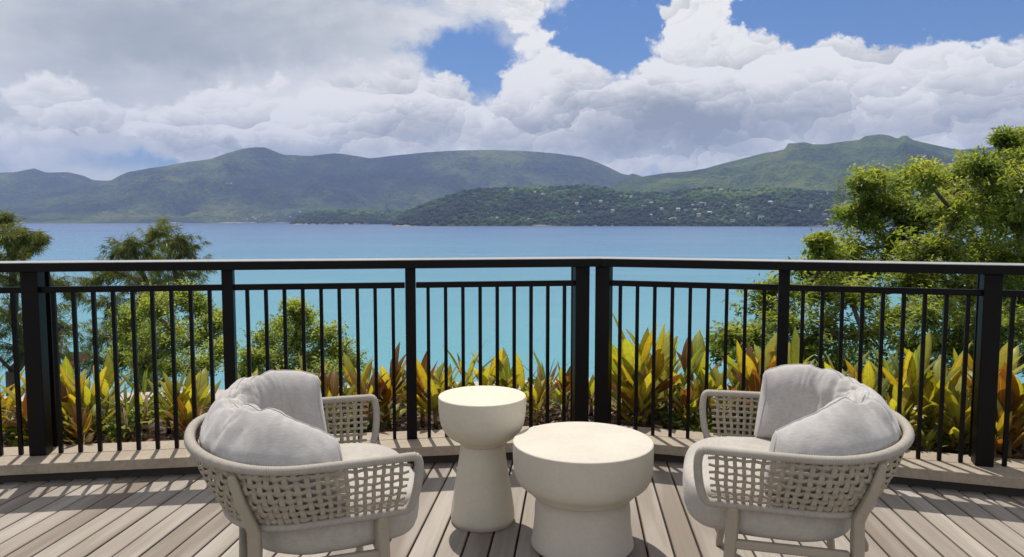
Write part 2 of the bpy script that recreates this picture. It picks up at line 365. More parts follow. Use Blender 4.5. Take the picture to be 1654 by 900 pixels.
M['slope'] = hill_mat('green_hillside', [(0.02, 0.035, 0.01), (0.04, 0.06, 0.015), (0.07, 0.09, 0.02), (0.12, 0.1, 0.06)], 0.3, False, 0.4)

def water():
    m, t, b = mat('tropical_sea'); p = worldpos(t)
    s = t.new('ShaderNodeSeparateXYZ'); t.l.new(p, s.inputs[0])
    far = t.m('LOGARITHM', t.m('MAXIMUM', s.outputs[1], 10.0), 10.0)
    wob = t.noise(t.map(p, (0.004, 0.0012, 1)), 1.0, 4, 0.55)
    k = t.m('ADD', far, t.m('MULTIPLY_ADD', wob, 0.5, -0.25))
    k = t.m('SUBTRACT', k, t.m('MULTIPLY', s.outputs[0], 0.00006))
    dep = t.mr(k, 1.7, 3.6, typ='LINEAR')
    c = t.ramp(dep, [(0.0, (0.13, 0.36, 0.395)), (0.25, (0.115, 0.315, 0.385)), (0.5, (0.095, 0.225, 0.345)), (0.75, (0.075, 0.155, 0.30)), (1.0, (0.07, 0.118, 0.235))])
    streak = t.noise(t.map(p, (0.003, 0.022, 1)), 1.0, 7, 0.66)
    c = t.mix(t.m('MULTIPLY', t.mr(streak, 0.42, 0.68), 0.5), c, t.mix(0.5, c, (0.2, 0.33, 0.45)))
    t.l.new(c, b.inputs['Base Color']); b.inputs['Roughness'].default_value = 0.22; b.inputs['IOR'].default_value = 1.33
    b.inputs['Specular IOR Level'].default_value = 0.12
    h = t.m('ADD', t.m('MULTIPLY', t.noise(t.map(p, (0.45, 1.1, 1)), 1.0, 6, 0.68), 0.9), t.noise(t.map(p, (0.03, 0.09, 1)), 1.0, 4, 0.6))
    t.l.new(t.bump(h, 0.55, 1.2), b.inputs['Normal'])
    return m
M['water'] = water()

# ------------------------------------------------------------------ sea, hills
me = mesh('sea', [(-9800, -300, SEA), (9800, -300, SEA), (9800, 9800, SEA), (-9800, 9800, SEA)], [(0, 1, 2, 3)], M['water'])
tag(link('sea', me), kind='structure')

def fbm(x, y, s, octv=5, ridged=False):
    p = Vector((x * s, y * s, 0.37))
    if ridged: return mnoise.ridged_multi_fractal(p, 0.9, 2.1, octv, 1.0, 2.0) * 0.5
    return mnoise.fractal(p, 0.9, 2.1, octv)
def interp_profile(pts):
    A = [azel(px, py) for px, py in pts]; a = np.array([q[0] for q in A]); tn = np.array([math.tan(q[1]) for q in A])
    return lambda z: float(np.interp(z, a, tn))
def terrain(name, profile, r0, r1, r2, a0, a1, na, nr, mt, amp, nscale, power=1.5, edge=None, rough=0.02):
    prof = interp_profile(profile)
    V = np.zeros(((na + 1) * (nr + 1), 3)); k = 0
    for i in range(na + 1):
        a = a0 + (a1 - a0) * i / na; sa, ca = math.sin(a), math.cos(a)
        R0, R1, R2 = r0(a), r1(a), r2(a)
        top = CAMH + prof(a) * R1 / max(0.2, 1)
        hr = max(top - SEA, 1.0)
        for j in range(nr + 1):
            nA = int(nr * 0.66)
            r = R0 + (R1 - R0) * j / nA if j <= nA else R1 + (R2 - R1) * (j - nA) / (nr - nA)
            x, y = r * sa, r * ca
            if r <= R1:
                t = (r - R0) / (R1 - R0); s = t ** power
                s = 0.25 * t + 0.75 * s if power > 1 else s
                mod = 4 * t * (1 - t)
            else:
                t = (r - R1) / (R2 - R1); s = 1 - t * t; mod = t * 0.4
            n = fbm(x, y, nscale, 6) ; rg = fbm(x + 900, y - 300, nscale * 0.7, 5, True)
            gl = abs(mnoise.noise(Vector((x * nscale * 2.6, y * nscale * 2.6, 4.1))))
            h = hr * s + hr * amp * mod * (n * 0.9 + (rg - 0.55) * 0.8 + (gl - 0.25) * 0.55) + hr * rough * fbm(x, y, nscale * 9, 3) * (0.12 + mod)
            V[k] = (x, y, SEA - 3 + max(h, 0) + min(3.2, 3 + 0) * (1 if h > 0 else 0)); k += 1
    ii = np.arange(na)[:, None] * (nr + 1) + np.arange(nr)[None, :]
    F = np.stack([ii, ii + nr + 1, ii + nr + 2, ii + 1], -1).reshape(-1, 4)
    o = link(name, quads(name, V, F, mt, True)); tag(o, kind='structure')
    return o, V.reshape(na + 1, nr + 1, 3)
rad = math.radians
const = lambda v: (lambda a: v)
# far-left ridge, the main range, the right-hand range, the low wooded headland and its islet
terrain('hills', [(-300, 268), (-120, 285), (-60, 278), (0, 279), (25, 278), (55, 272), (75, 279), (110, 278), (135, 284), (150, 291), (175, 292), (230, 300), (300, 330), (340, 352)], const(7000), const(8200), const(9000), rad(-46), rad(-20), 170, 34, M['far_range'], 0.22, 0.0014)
main_pts = [(-200, 350), (-60, 340), (20, 330), (90, 312), (150, 297), (180, 291), (195, 283), (209, 277), (213, 277), (240, 272), (270, 268), (300, 262), (340, 257), (365, 248), (390, 241), (412, 238), (428, 238), (445, 245), (458, 250), (500, 252), (535, 248), (548, 248), (575, 252), (597, 256), (640, 251), (690, 246), (740, 243), (790, 242), (850, 244), (900, 248), (940, 254), (965, 262), (985, 271), (1005, 281), (1015, 283), (1022, 280), (1040, 286), (1080, 300), (1140, 330), (1200, 352)]
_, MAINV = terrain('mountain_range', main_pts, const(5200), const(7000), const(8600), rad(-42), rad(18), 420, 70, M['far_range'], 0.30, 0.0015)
right_pts = [(880, 352), (940, 325), (985, 300), (1010, 288), (1040, 285), (1080, 279), (1110, 277), (1140, 272), (1165, 265), (1200, 256), (1235, 247), (1250, 245), (1268, 241), (1273, 232), (1300, 230), (1312, 233), (1335, 233), (1360, 229), (1388, 226), (1398, 220), (1420, 217), (1436, 219), (1450, 224), (1458, 219), (1465, 219), (1474, 226), (1500, 232), (1530, 239), (1550, 242), (1575, 240), (1600, 238), (1640, 244), (1700, 255), (1800, 262), (1950, 285)]
_, RIGHTV = terrain('mountain_slope', right_pts, const(3300), const(5000), const(6400), rad(3), rad(44), 320, 70, M['range'], 0.26, 0.0019)
islet_pts = [(470, 362), (482, 352), (495, 346), (520, 342), (550, 340), (590, 341), (640, 342), (690, 346), (740, 352), (800, 358)]
_, ISLETV = terrain('islet', islet_pts, const(3500), const(3750), const(4100), rad(-16.5), rad(-2), 120, 26, M['headland'], 0.12, 0.006, 0.75, rough=0.05)
head_pts = [(636, 363), (645, 352), (655, 344), (680, 334), (700, 325), (725, 317), (750, 310), (780, 306), (820, 305), (860, 303), (900, 303), (940, 300), (970, 303), (1000, 311), (1040, 313), (1080, 313), (1110, 308), (1150, 305), (1200, 308), (1250, 305), (1300, 308), (1360, 312), (1450, 318), (1560, 325), (1700, 335), (1900, 345)]
_, HEADV = terrain('headland', head_pts, const(2500), const(3000), const(3600), rad(-9.2), rad(41), 330, 60, M['headland'], 0.16, 0.006, 0.85, rough=0.03)

# far-off wood: crowns over headland and islet that read as one mass
def ico():
    g = (1 + 5 ** 0.5) / 2
    v = np.array([(-1, g, 0), (1, g, 0), (-1, -g, 0), (1, -g, 0), (0, -1, g), (0, 1, g), (0, -1, -g), (0, 1, -g), (g, 0, -1), (g, 0, 1), (-g, 0, -1), (-g, 0, 1)], float)
    v /= np.linalg.norm(v[0])
    f = np.array([(0, 11, 5), (0, 5, 1), (0, 1, 7), (0, 7, 10), (0, 10, 11), (1, 5, 9), (5, 11, 4), (11, 10, 2), (10, 7, 6), (7, 1, 8), (3, 9, 4), (3, 4, 2), (3, 2, 6), (3, 6, 8), (3, 8, 9), (4, 9, 5), (2, 4, 11), (6, 2, 10), (8, 6, 7), (9, 8, 1)])
    return v, f
IV, IF = ico()
def wood(name, grids, n, rmin, rmax, label):
    P = []
    for g, k, jmax in grids:
        na, nr = g.shape[0] - 1, int((g.shape[1] - 1) * jmax)
        i = rng.integers(0, na, k); j = rng.integers(0, nr, k); u = rng.random(k)[:, None]; v = rng.random(k)[:, None]
        q = g[i, j] * (1 - u) * (1 - v) + g[i + 1, j] * u * (1 - v) + g[i, j + 1] * (1 - u) * v + g[i + 1, j + 1] * u * v
        P.append(q[q[:, 2] > SEA + 2.5])
    P = np.concatenate(P); n = len(P)
    R = rng.uniform(rmin, rmax, n) * rng.choice([0.7, 1.0, 1.0, 1.35], n)
    jit = 1 + rng.uniform(-0.22, 0.22, (n, 12, 1))
    V = P[:, None, :] + IV[None] * jit * R[:, None, None] * np.array([1, 1, 0.85]) + np.array([0, 0, 0.25]) * R[:, None, None]
    F = (IF[None] + (np.arange(n) * 12)[:, None, None]).reshape(-1, 3)
    patch = np.array([fbm(x, y, 0.004, 3) for x, y, _ in P])
    tn = np.clip(0.40 + 0.75 * patch + 0.25 * np.clip((P[:, 2] - 60) / 80, -0.6, 1) + rng.uniform(-0.22, 0.22, n), 0, 1)
    o = link(name, quads(name, V.reshape(-1, 3), F, M['canopy'], True, np.repeat(tn, 20)))
    tag(o, label, 'wood', kind='stuff')
wood('wood', [(HEADV, 11000, 0.9), (ISLETV, 2200, 0.8)], 0, 5.0, 9.0, 'dense dark green wood covering the low headland across the bay')

# little houses among those trees, each on the slope where the photograph shows it
def house_kind(name, wmat, rmat, L, W, H, flat=False):
    r = empty(name)
    wall = MB().box((0, 0, H / 2 - 2), (L, W, H + 4)).build('wall', wmat, r)
    b = MB(); e = 0.6
    a, c = L / 2 + e, W / 2 + e
    rh = 0.5 if flat else W * 0.28
    b.add([(-a, -c, H), (a, -c, H), (a, c, H), (-a, c, H), (-a * 0.75, 0, H + rh), (a * 0.75, 0, H + rh)], [(0, 1, 5, 4), (2, 3, 4, 5), (1, 2, 5), (3, 0, 4), (3, 2, 1, 0)])
    b.build('roof', rmat, r)
    wb = 'window'
    for x in (-L * 0.28, 0.0, L * 0.28):
        MB().box((x, -W / 2 - 0.05, H * 0.5), (L * 0.16, 0.2, H * 0.4)).build('window', M['dark_window'], r)
    return r
def on_grid(grid, px, py, jmax=None):
    """the first place, going outwards, where the line of sight through a photograph point meets this hill"""
    d = ray(px, py); a = math.atan2(d.x, d.y); tn = d.z / math.hypot(d.x, d.y)
    az0 = math.atan2(grid[0, 0, 0], grid[0, 0, 1]); az1 = math.atan2(grid[-1, 0, 0], grid[-1, 0, 1])
    i = int(round((a - az0) / (az1 - az0) * (grid.shape[0] - 1)))
    if i < 0 or i >= grid.shape[0]: return None
    for q in grid[i]:
        if (q[2] - CAMH) / math.hypot(q[0], q[1]) >= tn: return Vector(q)
    return None
H1 = house_kind('house', M['white_wall'], M['grey_roof'], 13, 8, 4.5)
H2 = house_kind('house', M['white_wall'], M['white_wall'], 17, 9, 6.0, True)
H3 = house_kind('house', M['white_wall'], M['red_roof'], 12, 8, 4.5)
spots = [(762, 307, 1), (825, 310, 2), (832, 304, 0), (884, 301, 0), (863, 315, 0), (876, 318, 2), (937, 323, 1), (970, 328, 0), (909, 338, 1), (930, 335, 2), (935, 345, 0), (953, 332, 2), (965, 348, 1), (985, 346, 1), (990, 343, 0), (802, 355, 0), (855, 358, 2),
         (1003, 322, 1), (1020, 321, 0), (1062, 327, 1), (1053, 332, 0), (1070, 340, 0), (1000, 336, 1), (1040, 337, 2), (1085, 341, 0), (1075, 347, 1), (1080, 345, 1), (1095, 343, 0), (1108, 344, 1), (1121, 343, 0), (1133, 334, 0), (1137, 334, 1), (1169, 333, 1), (1167, 337, 2), (1145, 348, 0), (1190, 335, 0), (1199, 335, 1), (1204, 339, 1), (1210, 348, 0), (1230, 355, 1), (1246, 333, 0), (1258, 340, 2), (1183, 360, 1), (1080, 357, 0), (1088, 357, 1), (1060, 357, 0), (1052, 350, 0), (1332, 350, 1), (1340, 354, 0), (1336, 360, 0), (1338, 315, 0), (1142, 311, 1), (1155, 310, 1), (1163, 311, 0), (1128, 350, 2), (1118, 336, 0), (1290, 345, 0), (1310, 338, 2), (1275, 356, 0)]
first = {0: H1, 1: H2, 2: H3}; used = set()
KIND = {0: 'white house with a pale hipped roof', 1: 'flat roofed white house', 2: 'house with a faded red roof'}
def house_label(px, py, k):
    if py < 319: wh = 'on the headland crest'
    elif py > 352: wh = 'at the headland waterline'
    elif px < 1000: wh = 'among dark trees on the outer headland'
    elif px < 1150: wh = 'in the dense cluster midway up the headland'
    else: wh = 'on the shore beside the large tree'
    return 'tiny %s %s' % (KIND[k], wh), 'houses %s' % wh
def put_house(k, q, rz, lab):
    h = first[k] if k not in used else copy_tree(first[k]); used.add(k)
    h.location = (q.x, q.y, q.z + 3.5); h.rotation_euler = (0, 0, rz); s = rnd.choice([0.55, 0.7, 0.85, 1.1]); h.scale = (s, s, s)
    tag(h, lab[0], 'house', lab[1])
for px, py, k in spots:
    q = on_grid(HEADV, px, py) or on_grid(RIGHTV, px, py)
    if q is None: continue
    put_house(k, q, -math.atan2(q.x, q.y) + rnd.uniform(-0.5, 0.5), house_label(px, py, k))
for px, py in [(342, 357), (368, 356), (392, 358), (398, 356), (412, 357), (441, 357), (445, 355), (455, 358), (463, 350), (485, 348), (490, 357), (430, 352), (408, 354), (365, 298), (372, 298), (380, 358), (420, 358), (350, 359), (310, 357), (470, 356)]:
    q = on_grid(MAINV, px, py)
    if q is not None:
        put_house(rnd.choice([0, 1]), q, -math.atan2(q.x, q.y) + rnd.uniform(-0.4, 0.4), ('white speck of a house at the foot of the distant mountain', 'houses along the far shore'))
        
# ------------------------------------------------------------------ terrace geometry
LP = [Vector((-3.48, 3.720, 0)), Vector((-2.501, 3.863, 0)), Vector((-1.535, 4.004, 0)), Vector((-0.569, 4.145, 0)), Vector((0.400, 4.287, 0))]
RP = [Vector((0.532, 4.298, 0)), Vector((1.468, 3.993, 0)), Vector((2.390, 3.692, 0)), Vector((3.32, 3.389, 0))]
uL = (LP[-1] - LP[0]).normalized(); nL = Vector((-uL.y, uL.x, 0))
uR = (RP[-1] - RP[0]).normalized(); nR = Vector((-uR.y, uR.x, 0))
# where the two wings' lines cross
def cross(p, u, q, v):
    d = q - p; den = u.x * v.y - u.y * v.x
    return p + u * ((d.x * v.y - d.y * v.x) / den)
def mitre(off): return cross(LP[0] + nL * off, uL, RP[0] + nR * off, uR)
def strip(off0, off1, z0, z1, wing, ext=3.2):
    """a straight slab along one wing between two offsets, mitred at the bend"""
    if wing == 'L':
        a0, a1 = LP[0] + nL * off0 - uL * ext, LP[0] + nL * off1 - uL * ext; b0, b1 = mitre(off0), mitre(off1)
    else:
        b0, b1 = RP[-1] + nR * off0 + uR * ext, RP[-1] + nR * off1 + uR * ext; a0, a1 = mitre(off0), mitre(off1)
    vs = [(p.x, p.y, z) for z in (z0, z1) for p in (a0, b0, b1, a1)]
    return MB().add(vs, [(3, 2, 1, 0), (4, 5, 6, 7), (0, 1, 5, 4), (1, 2, 6, 5), (2, 3, 7, 6), (3, 0, 4, 7)])
CH = 0.11
curb = empty('curb'); tag(curb, kind='structure')
for wg in 'LR':
    bevel(strip(-0.172, -0.014, CH - 0.055, CH, wg).build('coping_slab', M['curb'], curb), 0.004)
    bevel(strip(-0.010, 0.150, CH - 0.055, CH + 0.001, wg).build('coping_slab', M['curb'], curb), 0.004)
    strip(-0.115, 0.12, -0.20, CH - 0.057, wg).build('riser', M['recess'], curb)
# deck boards, one by one
AZD = math.atan2(930 - CX, FPX * math.cos(TH)); u = Vector((math.sin(AZD), math.cos(AZD), 0)); v = Vector((math.cos(AZD), -math.sin(AZD), 0))
deck = empty('deck'); tag(deck, kind='structure')
PW, GAP = 0.1075, 0.009
for i in range(-46, 47):
    o = v * (i * PW + 0.03)
    ends = []
    for (p, d, n) in ((LP[0], uL, nL), (RP[0], uR, nR)):
        q = cross(o, u, p + n * -0.10, d); ends.append((q - o).dot(u))
    y1 = min(ends) - 0.015; y0 = -1.2
    hw = (PW - GAP) / 2; c = 0.003; th = 0.028
    sec = [(-hw, -th), (-hw, -c), (-hw + c, 0), (hw - c, 0), (hw, -c), (hw, -th)]
    L = y1 - y0
    vs = [(a, y, z) for y in (0, L) for a, z in sec]
    fs = [tuple(range(6)), tuple(range(11, 5, -1))] + [(k, (k + 1) % 6, 6 + (k + 1) % 6, 6 + k) for k in range(6)]
    fs = [tuple(reversed(f)) for f in fs]
    pl = link('plank', mesh('plank', vs, fs, M['deck']), deck)
    pl.location = o + u * y0 + Vector((0, 0, rnd.uniform(-0.0012, 0.0012))); pl.rotation_euler = (0, 0, -AZD)
sub = MB().box((0, 1.0, -0.10), (13, 8, 0.02)).build('void_shade_sheet', M['void'], deck)

# ------------------------------------------------------------------ railing
RT = 1.13
def railing(label, P, uu, nn, big, wing):
    r = empty('railing', P[0]); base = P[0]
    tag(r, label, 'railing', 'railing wings round the deck')
    ang = math.atan2(uu.y, uu.x)
    def loc(p): return (p.x - base.x, p.y - base.y)
    # handrail plank and mid rail
    def bar(off0, off1, z0, z1, name, e0, e1, mitred):
        if wing == 'L':
            a = [P[0] + nn * o - uu * e0 for o in (off0, off1)]; b = [mitre(o) if mitred else P[-1] + nn * o + uu * e1 for o in (off0, off1)]
        else:
            a = [mitre(o) if mitred else P[0] + nn * o - uu * e0 for o in (off0, off1)]; b = [P[-1] + nn * o + uu * e1 for o in (off0, off1)]
        vs = [(*loc(p), z) for z in (z0, z1) for p in (a[0], b[0], b[1], a[1])]
        o = MB().add(vs, [(3, 2, 1, 0), (4, 5, 6, 7), (0, 1, 5, 4), (1, 2, 6, 5), (2, 3, 7, 6), (3, 0, 4, 7)]).build(name, M['rail'], r)
        return bevel(o, 0.004)
    hr_ = bar(-0.085, 0.10, RT - 0.047, RT - 0.003, 'handrail', 0.6, 0.6, True)
    cp = bar(-0.084, 0.099, RT - 0.0025, RT + 0.0015, 'glare_plate', 0.6, 0.6, True); cp.data.materials[0] = M['plate']; cp.modifiers['bevel'].width = 0.0012  # thin plate added over the handrail to carry the painted glare
    for k in range(len(P) - 1):
        a, b = P[k], P[k + 1]; wa = 0.042 if k in big else 0.031; wb = 0.042 if k + 1 in big else 0.031
        a2, b2 = a + uu * wa, b - uu * wb
        mid = (a2 + b2) / 2
        bevel(MB().box((*loc(mid), 0.985), ((b2 - a2).length, 0.034, 0.032), ang).build('mid_rail', M['rail'], r), 0.003)
        n = 9
        for j in range(n):
            q = a + (b - a) * ((j + 1) / (n + 1))
            if wing == 'x': continue
            MB().box((*loc(q), (CH + 0.969) / 2 + 0.0), (0.019, 0.019, 0.969 - CH - 0.002), ang).build('baluster', M['rail'], r)
    for k, p in enumerate(P):
        s = 0.082 if k in big else 0.058
        bevel(MB().box((*loc(p), (CH + RT - 0.047) / 2), (s, 0.086 if k in big else 0.06, RT - 0.047 - CH - 0.002), ang).build('post', M['rail'], r), 0.004)
        if k in big:
            q = p + nn * 0.125
            bevel(MB().box((*loc(q), (CH + RT - 0.047) / 2), (0.058, 0.02, RT - 0.047 - CH - 0.002), ang).build('back_post', M['rail'], r), 0.002)
    return r
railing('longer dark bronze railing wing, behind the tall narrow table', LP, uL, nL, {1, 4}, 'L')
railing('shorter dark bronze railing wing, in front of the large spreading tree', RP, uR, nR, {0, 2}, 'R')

# ------------------------------------------------------------------ tables
def lathe(name, prof, mt, parent, seg=72):
    V = []; F = []
    n = len(prof)
    for i in range(seg):
        a = 2 * math.pi * i / seg
        for r, z in prof: V.append((r * math.cos(a), r * math.sin(a), z))
    for i in range(seg):
        i2 = (i + 1) % seg
        for k in range(n - 1): F.append((i * n + k, i2 * n + k, i2 * n + k + 1, i * n + k + 1))
    me = mesh(name, V, F, mt, True); o = link(name, me, parent)
    return o
def curve(p, k=10):
    """smooth polyline (Catmull-Rom) through profile points"""
    o = []
    for i in range(len(p) - 1):
        p0, p1, p2, p3 = p[max(i - 1, 0)], p[i], p[i + 1], p[min(i + 2, len(p) - 1)]
        for j in range(k):
            t = j / k
            o.append(tuple(0.5 * (2 * p1[c] + (p2[c] - p0[c]) * t + (2 * p0[c] - 5 * p1[c] + 4 * p2[c] - p3[c]) * t * t + (3 * p1[c] - p0[c] - 3 * p2[c] + p3[c]) * t ** 3) for c in range(2)))
    o.append(p[-1]); return o
def table(name, label, x, y, R, H, neck, base, rim, zneck, mt):
    t = empty(name, (x, y, 0)); tag(t, label, 'side table', 'cast stone drum tables')
    bowl = [(0.0, H), (R * 0.5, H), (R - 0.006, H), (R - 0.0025, H - 0.001), (R, H - 0.004)] + curve([(R, H - 0.006), (R, H - rim * 0.55), (R * 0.985, H - rim), (R * 0.93, H - rim - (H - rim - zneck) * 0.38), (R * 0.80, H - rim - (H - rim - zneck) * 0.68), (neck * 1.14, zneck + (H - rim - zneck) * 0.10), (neck + 0.002, zneck + 0.001)], 8) + [(neck - 0.004, zneck - 0.002)]
    lathe('table_top', list(reversed(bowl)), mt, t)
    ped = curve([(neck, zneck - 0.001), (neck * 1.07, zneck * 0.83), (neck + (base - neck) * 0.55, zneck * 0.5), (base * 0.975, zneck * 0.2), (base, zneck * 0.07), (base * 0.985, 0.012), (base * 0.955, 0.0)], 8) + [(0, 0)]
    lathe('pedestal', list(reversed(ped)), mt, t)
    return t
table('side_table', 'tall narrow cream stone side table with a bowl shaped top on a flared pedestal', -0.132, 3.255, 0.195, 0.572, 0.098, 0.143, 0.085, 0.355, M['stone'])
table('coffee_table', 'low wide round cream stone table in front of the tall narrow one', 0.292, 3.0, 0.288, 0.444, 0.183, 0.213, 0.125, 0.215, M['stone_big'])

# ------------------------------------------------------------------ armchairs
def plan(s, a, b, yf):
    """U-shaped plan: s 0..1 from the front of one arm round the back to the other"""
    st = yf + 0.02; arc = math.pi * math.sqrt((a * a + b * b) / 2); tot = 2 * st + arc; d = s * tot
    if d < st: return Vector((a - 0.012 * (1 - d / st) ** 2, yf - d, 0))
    if d > st + arc: e = (d - st - arc) / st; return Vector((-a + 0.012 * e ** 2, -0.02 + (d - st - arc), 0))
    t = (d - st) / arc * math.pi
    # rounder than an ellipse at the corners
    c, sn = math.cos(t), math.sin(t); k = 0.88
    return Vector((a * math.copysign(abs(c) ** k, c), -0.02 - b * abs(sn) ** k, 0))
def smooth01(x): x = max(0, min(1, x)); return x * x * (3 - 2 * x)
def backness(s): return smooth01(1 - abs(2 * s - 1) * 1.5)
def top_pt(s): p = plan(s, 0.412, 0.347, 0.272); p.z = 0.632 + 0.026 * backness(s); return p
def bot_pt(s): p = plan(s, 0.362, 0.245, 0.254); p.z = 0.448 - 0.022 * backness(s); return p
def band(s, q, off=0.0):
    a, b = bot_pt(s), top_pt(s); p = a.lerp(b, q)
    e = 0.004; t = (bot_pt(min(1, s + e)).lerp(top_pt(min(1, s + e)), q) - bot_pt(max(0, s - e)).lerp(top_pt(max(0, s - e)), q)).normalized()
    n = (b - a).normalized().cross(t).normalized()
    out = Vector((p.x, p.y + 0.05, 0))
    if n.dot(out) < 0: n = -n
    return p + n * (off + 0.010 * math.sin(math.pi * q)), n, t
def ribbon(pts, nrm, tan, wid, thick):
    """flat strand with a rounded section along pts"""
    sec = [(-1, -0.35), (-0.72, -1), (0.72, -1), (1, -0.35), (1, 0.35), (0.72, 1), (-0.72, 1), (-1, 0.35)]
    V = []; F = []; k = len(sec)
    for i, p in enumerate(pts):
        side = tan[i].cross(nrm[i]).normalized()
        for a, c in sec: V.append(p + side * (a * wid[i] / 2) + nrm[i] * (c * thick / 2))
    for i in range(len(pts) - 1):
        for j in range(k): F.append((i * k + j, i * k + (j + 1) % k, (i + 1) * k + (j + 1) % k, (i + 1) * k + j))
    F.append(tuple(reversed(range(k)))); F.append(tuple((len(pts) - 1) * k + j for j in range(k)))
    return V, F
def make_chair(sd):
    r = empty('armchair')
    # wound frame: one closed loop, upper rim, rounded front corners and lower rim
    NS = 400; loop = [top_pt(i / NS) for i in range(NS + 1)]
    rb = [bot_pt(i / NS) for i in range(NS + 1)]
    def corner(p, q, sg):
        o = []
        for i in range(1, 34):
            t = i / 34; an = math.pi * t
            k = math.sin(an) ** 0.55
            z = (1 - math.cos(an)) / 2
            zz = z
            b = p.lerp(q, zz); o.append(Vector((b.x, b.y + 0.036 * k, b.z)))
        return o
    pts = loop + corner(loop[-1], rb[-1], 1) + list(reversed(rb)) + corner(rb[0], loop[0], 1)
    # even spacing, three rings to a turn of rope
    P = np.array([tuple(p) for p in pts + [pts[0]]]); seg = np.linalg.norm(np.diff(P, axis=0), axis=1); cum = np.concatenate([[0], np.cumsum(seg)])
    n = int(cum[-1] / 0.0023); n -= n % 3
    d = np.linspace(0, cum[-1], n, endpoint=False); Q = np.stack([np.interp(d, cum, P[:, k]) for k in range(3)], 1)
    tn = np.roll(Q, -2, 0) - np.roll(Q, 2, 0); tn /= np.linalg.norm(tn, axis=1)[:, None]
    ctr = np.array([0, -0.02, 0.55]); oo = Q - ctr; oo -= tn * np.sum(oo * tn, 1)[:, None]; oo /= np.linalg.norm(oo, axis=1)[:, None]
    up = np.cross(tn, oo)
    K = 12; ang = 2 * np.pi * np.arange(K) / K
    isback = np.array([backness(min(1, max(0, x / cum[-1] * 2.3))) for x in d])
    rr = (0.0142 + 0.003 * isback) * np.where(np.arange(n) % 3 == 0, 0.86, 1.0) * (1 + 0.02 * np.sin(np.arange(n) * 1.7))
    V = Q[:, None, :] + rr[:, None, None] * (np.cos(ang)[None, :, None] * oo[:, None, :] * 1.0 + np.sin(ang)[None, :, None] * up[:, None, :])
    i0 = np.arange(n)[:, None] * K; j = np.arange(K)[None, :]; i1 = ((np.arange(n) + 1) % n)[:, None] * K
    F = np.stack([i0 + j, i0 + (j + 1) % K, i1 + (j + 1) % K, i1 + j], -1).reshape(-1, 4)
    link('rim', quads('rim', V.reshape(-1, 3), F, M['rim'], True), r)
    # woven strands: over and under, wide and tight round the back, narrow and open at the arms
    NV, NH = 62, 7
    sv = [(i + 0.9) / (NV + 0.8) for i in range(NV)]
    tight = lambda s: smooth01((0.5 - abs(s - 0.5)) / 0.5 * 3.2 - 0.42)
    for i, s in enumerate(sv):
        m = NH * 6; pts = []; nn = []; tt = []; wd = []
        for k in range(m + 1):
            q = k / m; ph = math.pi * (q * (NH + 1) - 0.5) + (math.pi if i % 2 else 0)
            p, nr, t = band(s + 0.001 * math.sin(9 * q + i), 0.03 + 0.94 * q, (0.0028 + 0.0012 * tight(s)) * math.sin(ph + math.pi / 2)); pts.append(p); nn.append(nr); tt.append((top_pt(s) - bot_pt(s)).normalized()); wd.append(0.0122 + 0.0050 * tight(s))
        V, F = ribbon(pts, nn, tt, wd, 0.0048)
        link('upright_strand', mesh('upright_strand', V, F, M['rope'], True), r)
    for h in range(NH):
        q0 = (h + 1) / (NH + 1); pts = []; nn = []; tt = []; wd = []
        m = NV * 4
        for k in range(m + 1):
            s = k / m; i = (s * (NV + 0.8) - 0.9)
            ph = math.pi * i + math.pi * h
            q = q0 + 0.0018 * math.sin(23 * s + h * 2.1)
            p, nr, t = band(s, q, -(0.0028 + 0.0012 * tight(s)) * math.cos(ph)); pts.append(p); nn.append(nr); tt.append(t); wd.append(0.0100 + 0.0050 * tight(s))
        V, F = ribbon(pts, nn, tt, wd, 0.0048)
        link('cross_strand', mesh('cross_strand', V, F, M['rope'], True), r)
    # legs: front ones under the arms, back ones rising outside the weave to the rim
    def bar(name, pts, w, dth):
        b = MB(); pts = [Vector(p) for p in pts]; V = []
        for i, p in enumerate(pts):
            t = (pts[min(i + 1, len(pts) - 1)] - pts[max(i - 1, 0)]).normalized()
            rad_ = Vector((p.x, p.y * 0.6, 0)).normalized(); a = (rad_ - t * rad_.dot(t)).normalized(); c = t.cross(a)
            for sx_, sy_ in ((-1, -1), (1, -1), (1, 1), (-1, 1)): V.append(p + a * (sx_ * dth[i] / 2) + c * (sy_ * w[i] / 2))
        F = [(3, 2, 1, 0), tuple(4 * (len(pts) - 1) + k for k in range(4))]
        for i in range(len(pts) - 1):
            for k in range(4): F.append((4 * i + k, 4 * i + (k + 1) % 4, 4 * i + 4 + (k + 1) % 4, 4 * i + 4 + k))
        b.add(V, F); return bevel(b.build(name, M['legs'], r), 0.008, 3)
    for sg in (-1, 1):
        bar('leg', [(sg * 0.358, 0.225, 0.0), (sg * 0.346, 0.200, 0.2), (sg * 0.342, 0.190, 0.40), (sg * 0.354, 0.190, 0.445)], [0.026, 0.034, 0.040, 0.034], [0.024, 0.030, 0.034, 0.03])
        p = 0.5 - sg * 0.205
        b0, nb, _ = band(p, 0.0, 0.030); b1, _, _ = band(p, 0.5, 0.020); b2, _, _ = band(p, 0.93, 0.016)
        bx, by = b0.x, b0.y
        bar('leg', [(bx * 1.0 + sg * 0.03, by - 0.035, 0.0), (bx * 0.985, by - 0.005, 0.2), (bx * 0.98, by, 0.38), tuple(b0), tuple(b1), tuple(b2)], [0.026, 0.034, 0.037, 0.036, 0.031, 0.024], [0.024, 0.03, 0.033, 0.028, 0.022, 0.016])
        bar('side_rail', [(sg * 0.346, 0.190, 0.318), (bx * 0.985, by + 0.02, 0.312)], [0.030, 0.030], [0.024, 0.024])
    bar('front_rail', [(-0.33, 0.190, 0.314), (0.33, 0.190, 0.314)], [0.03, 0.03], [0.024, 0.024])
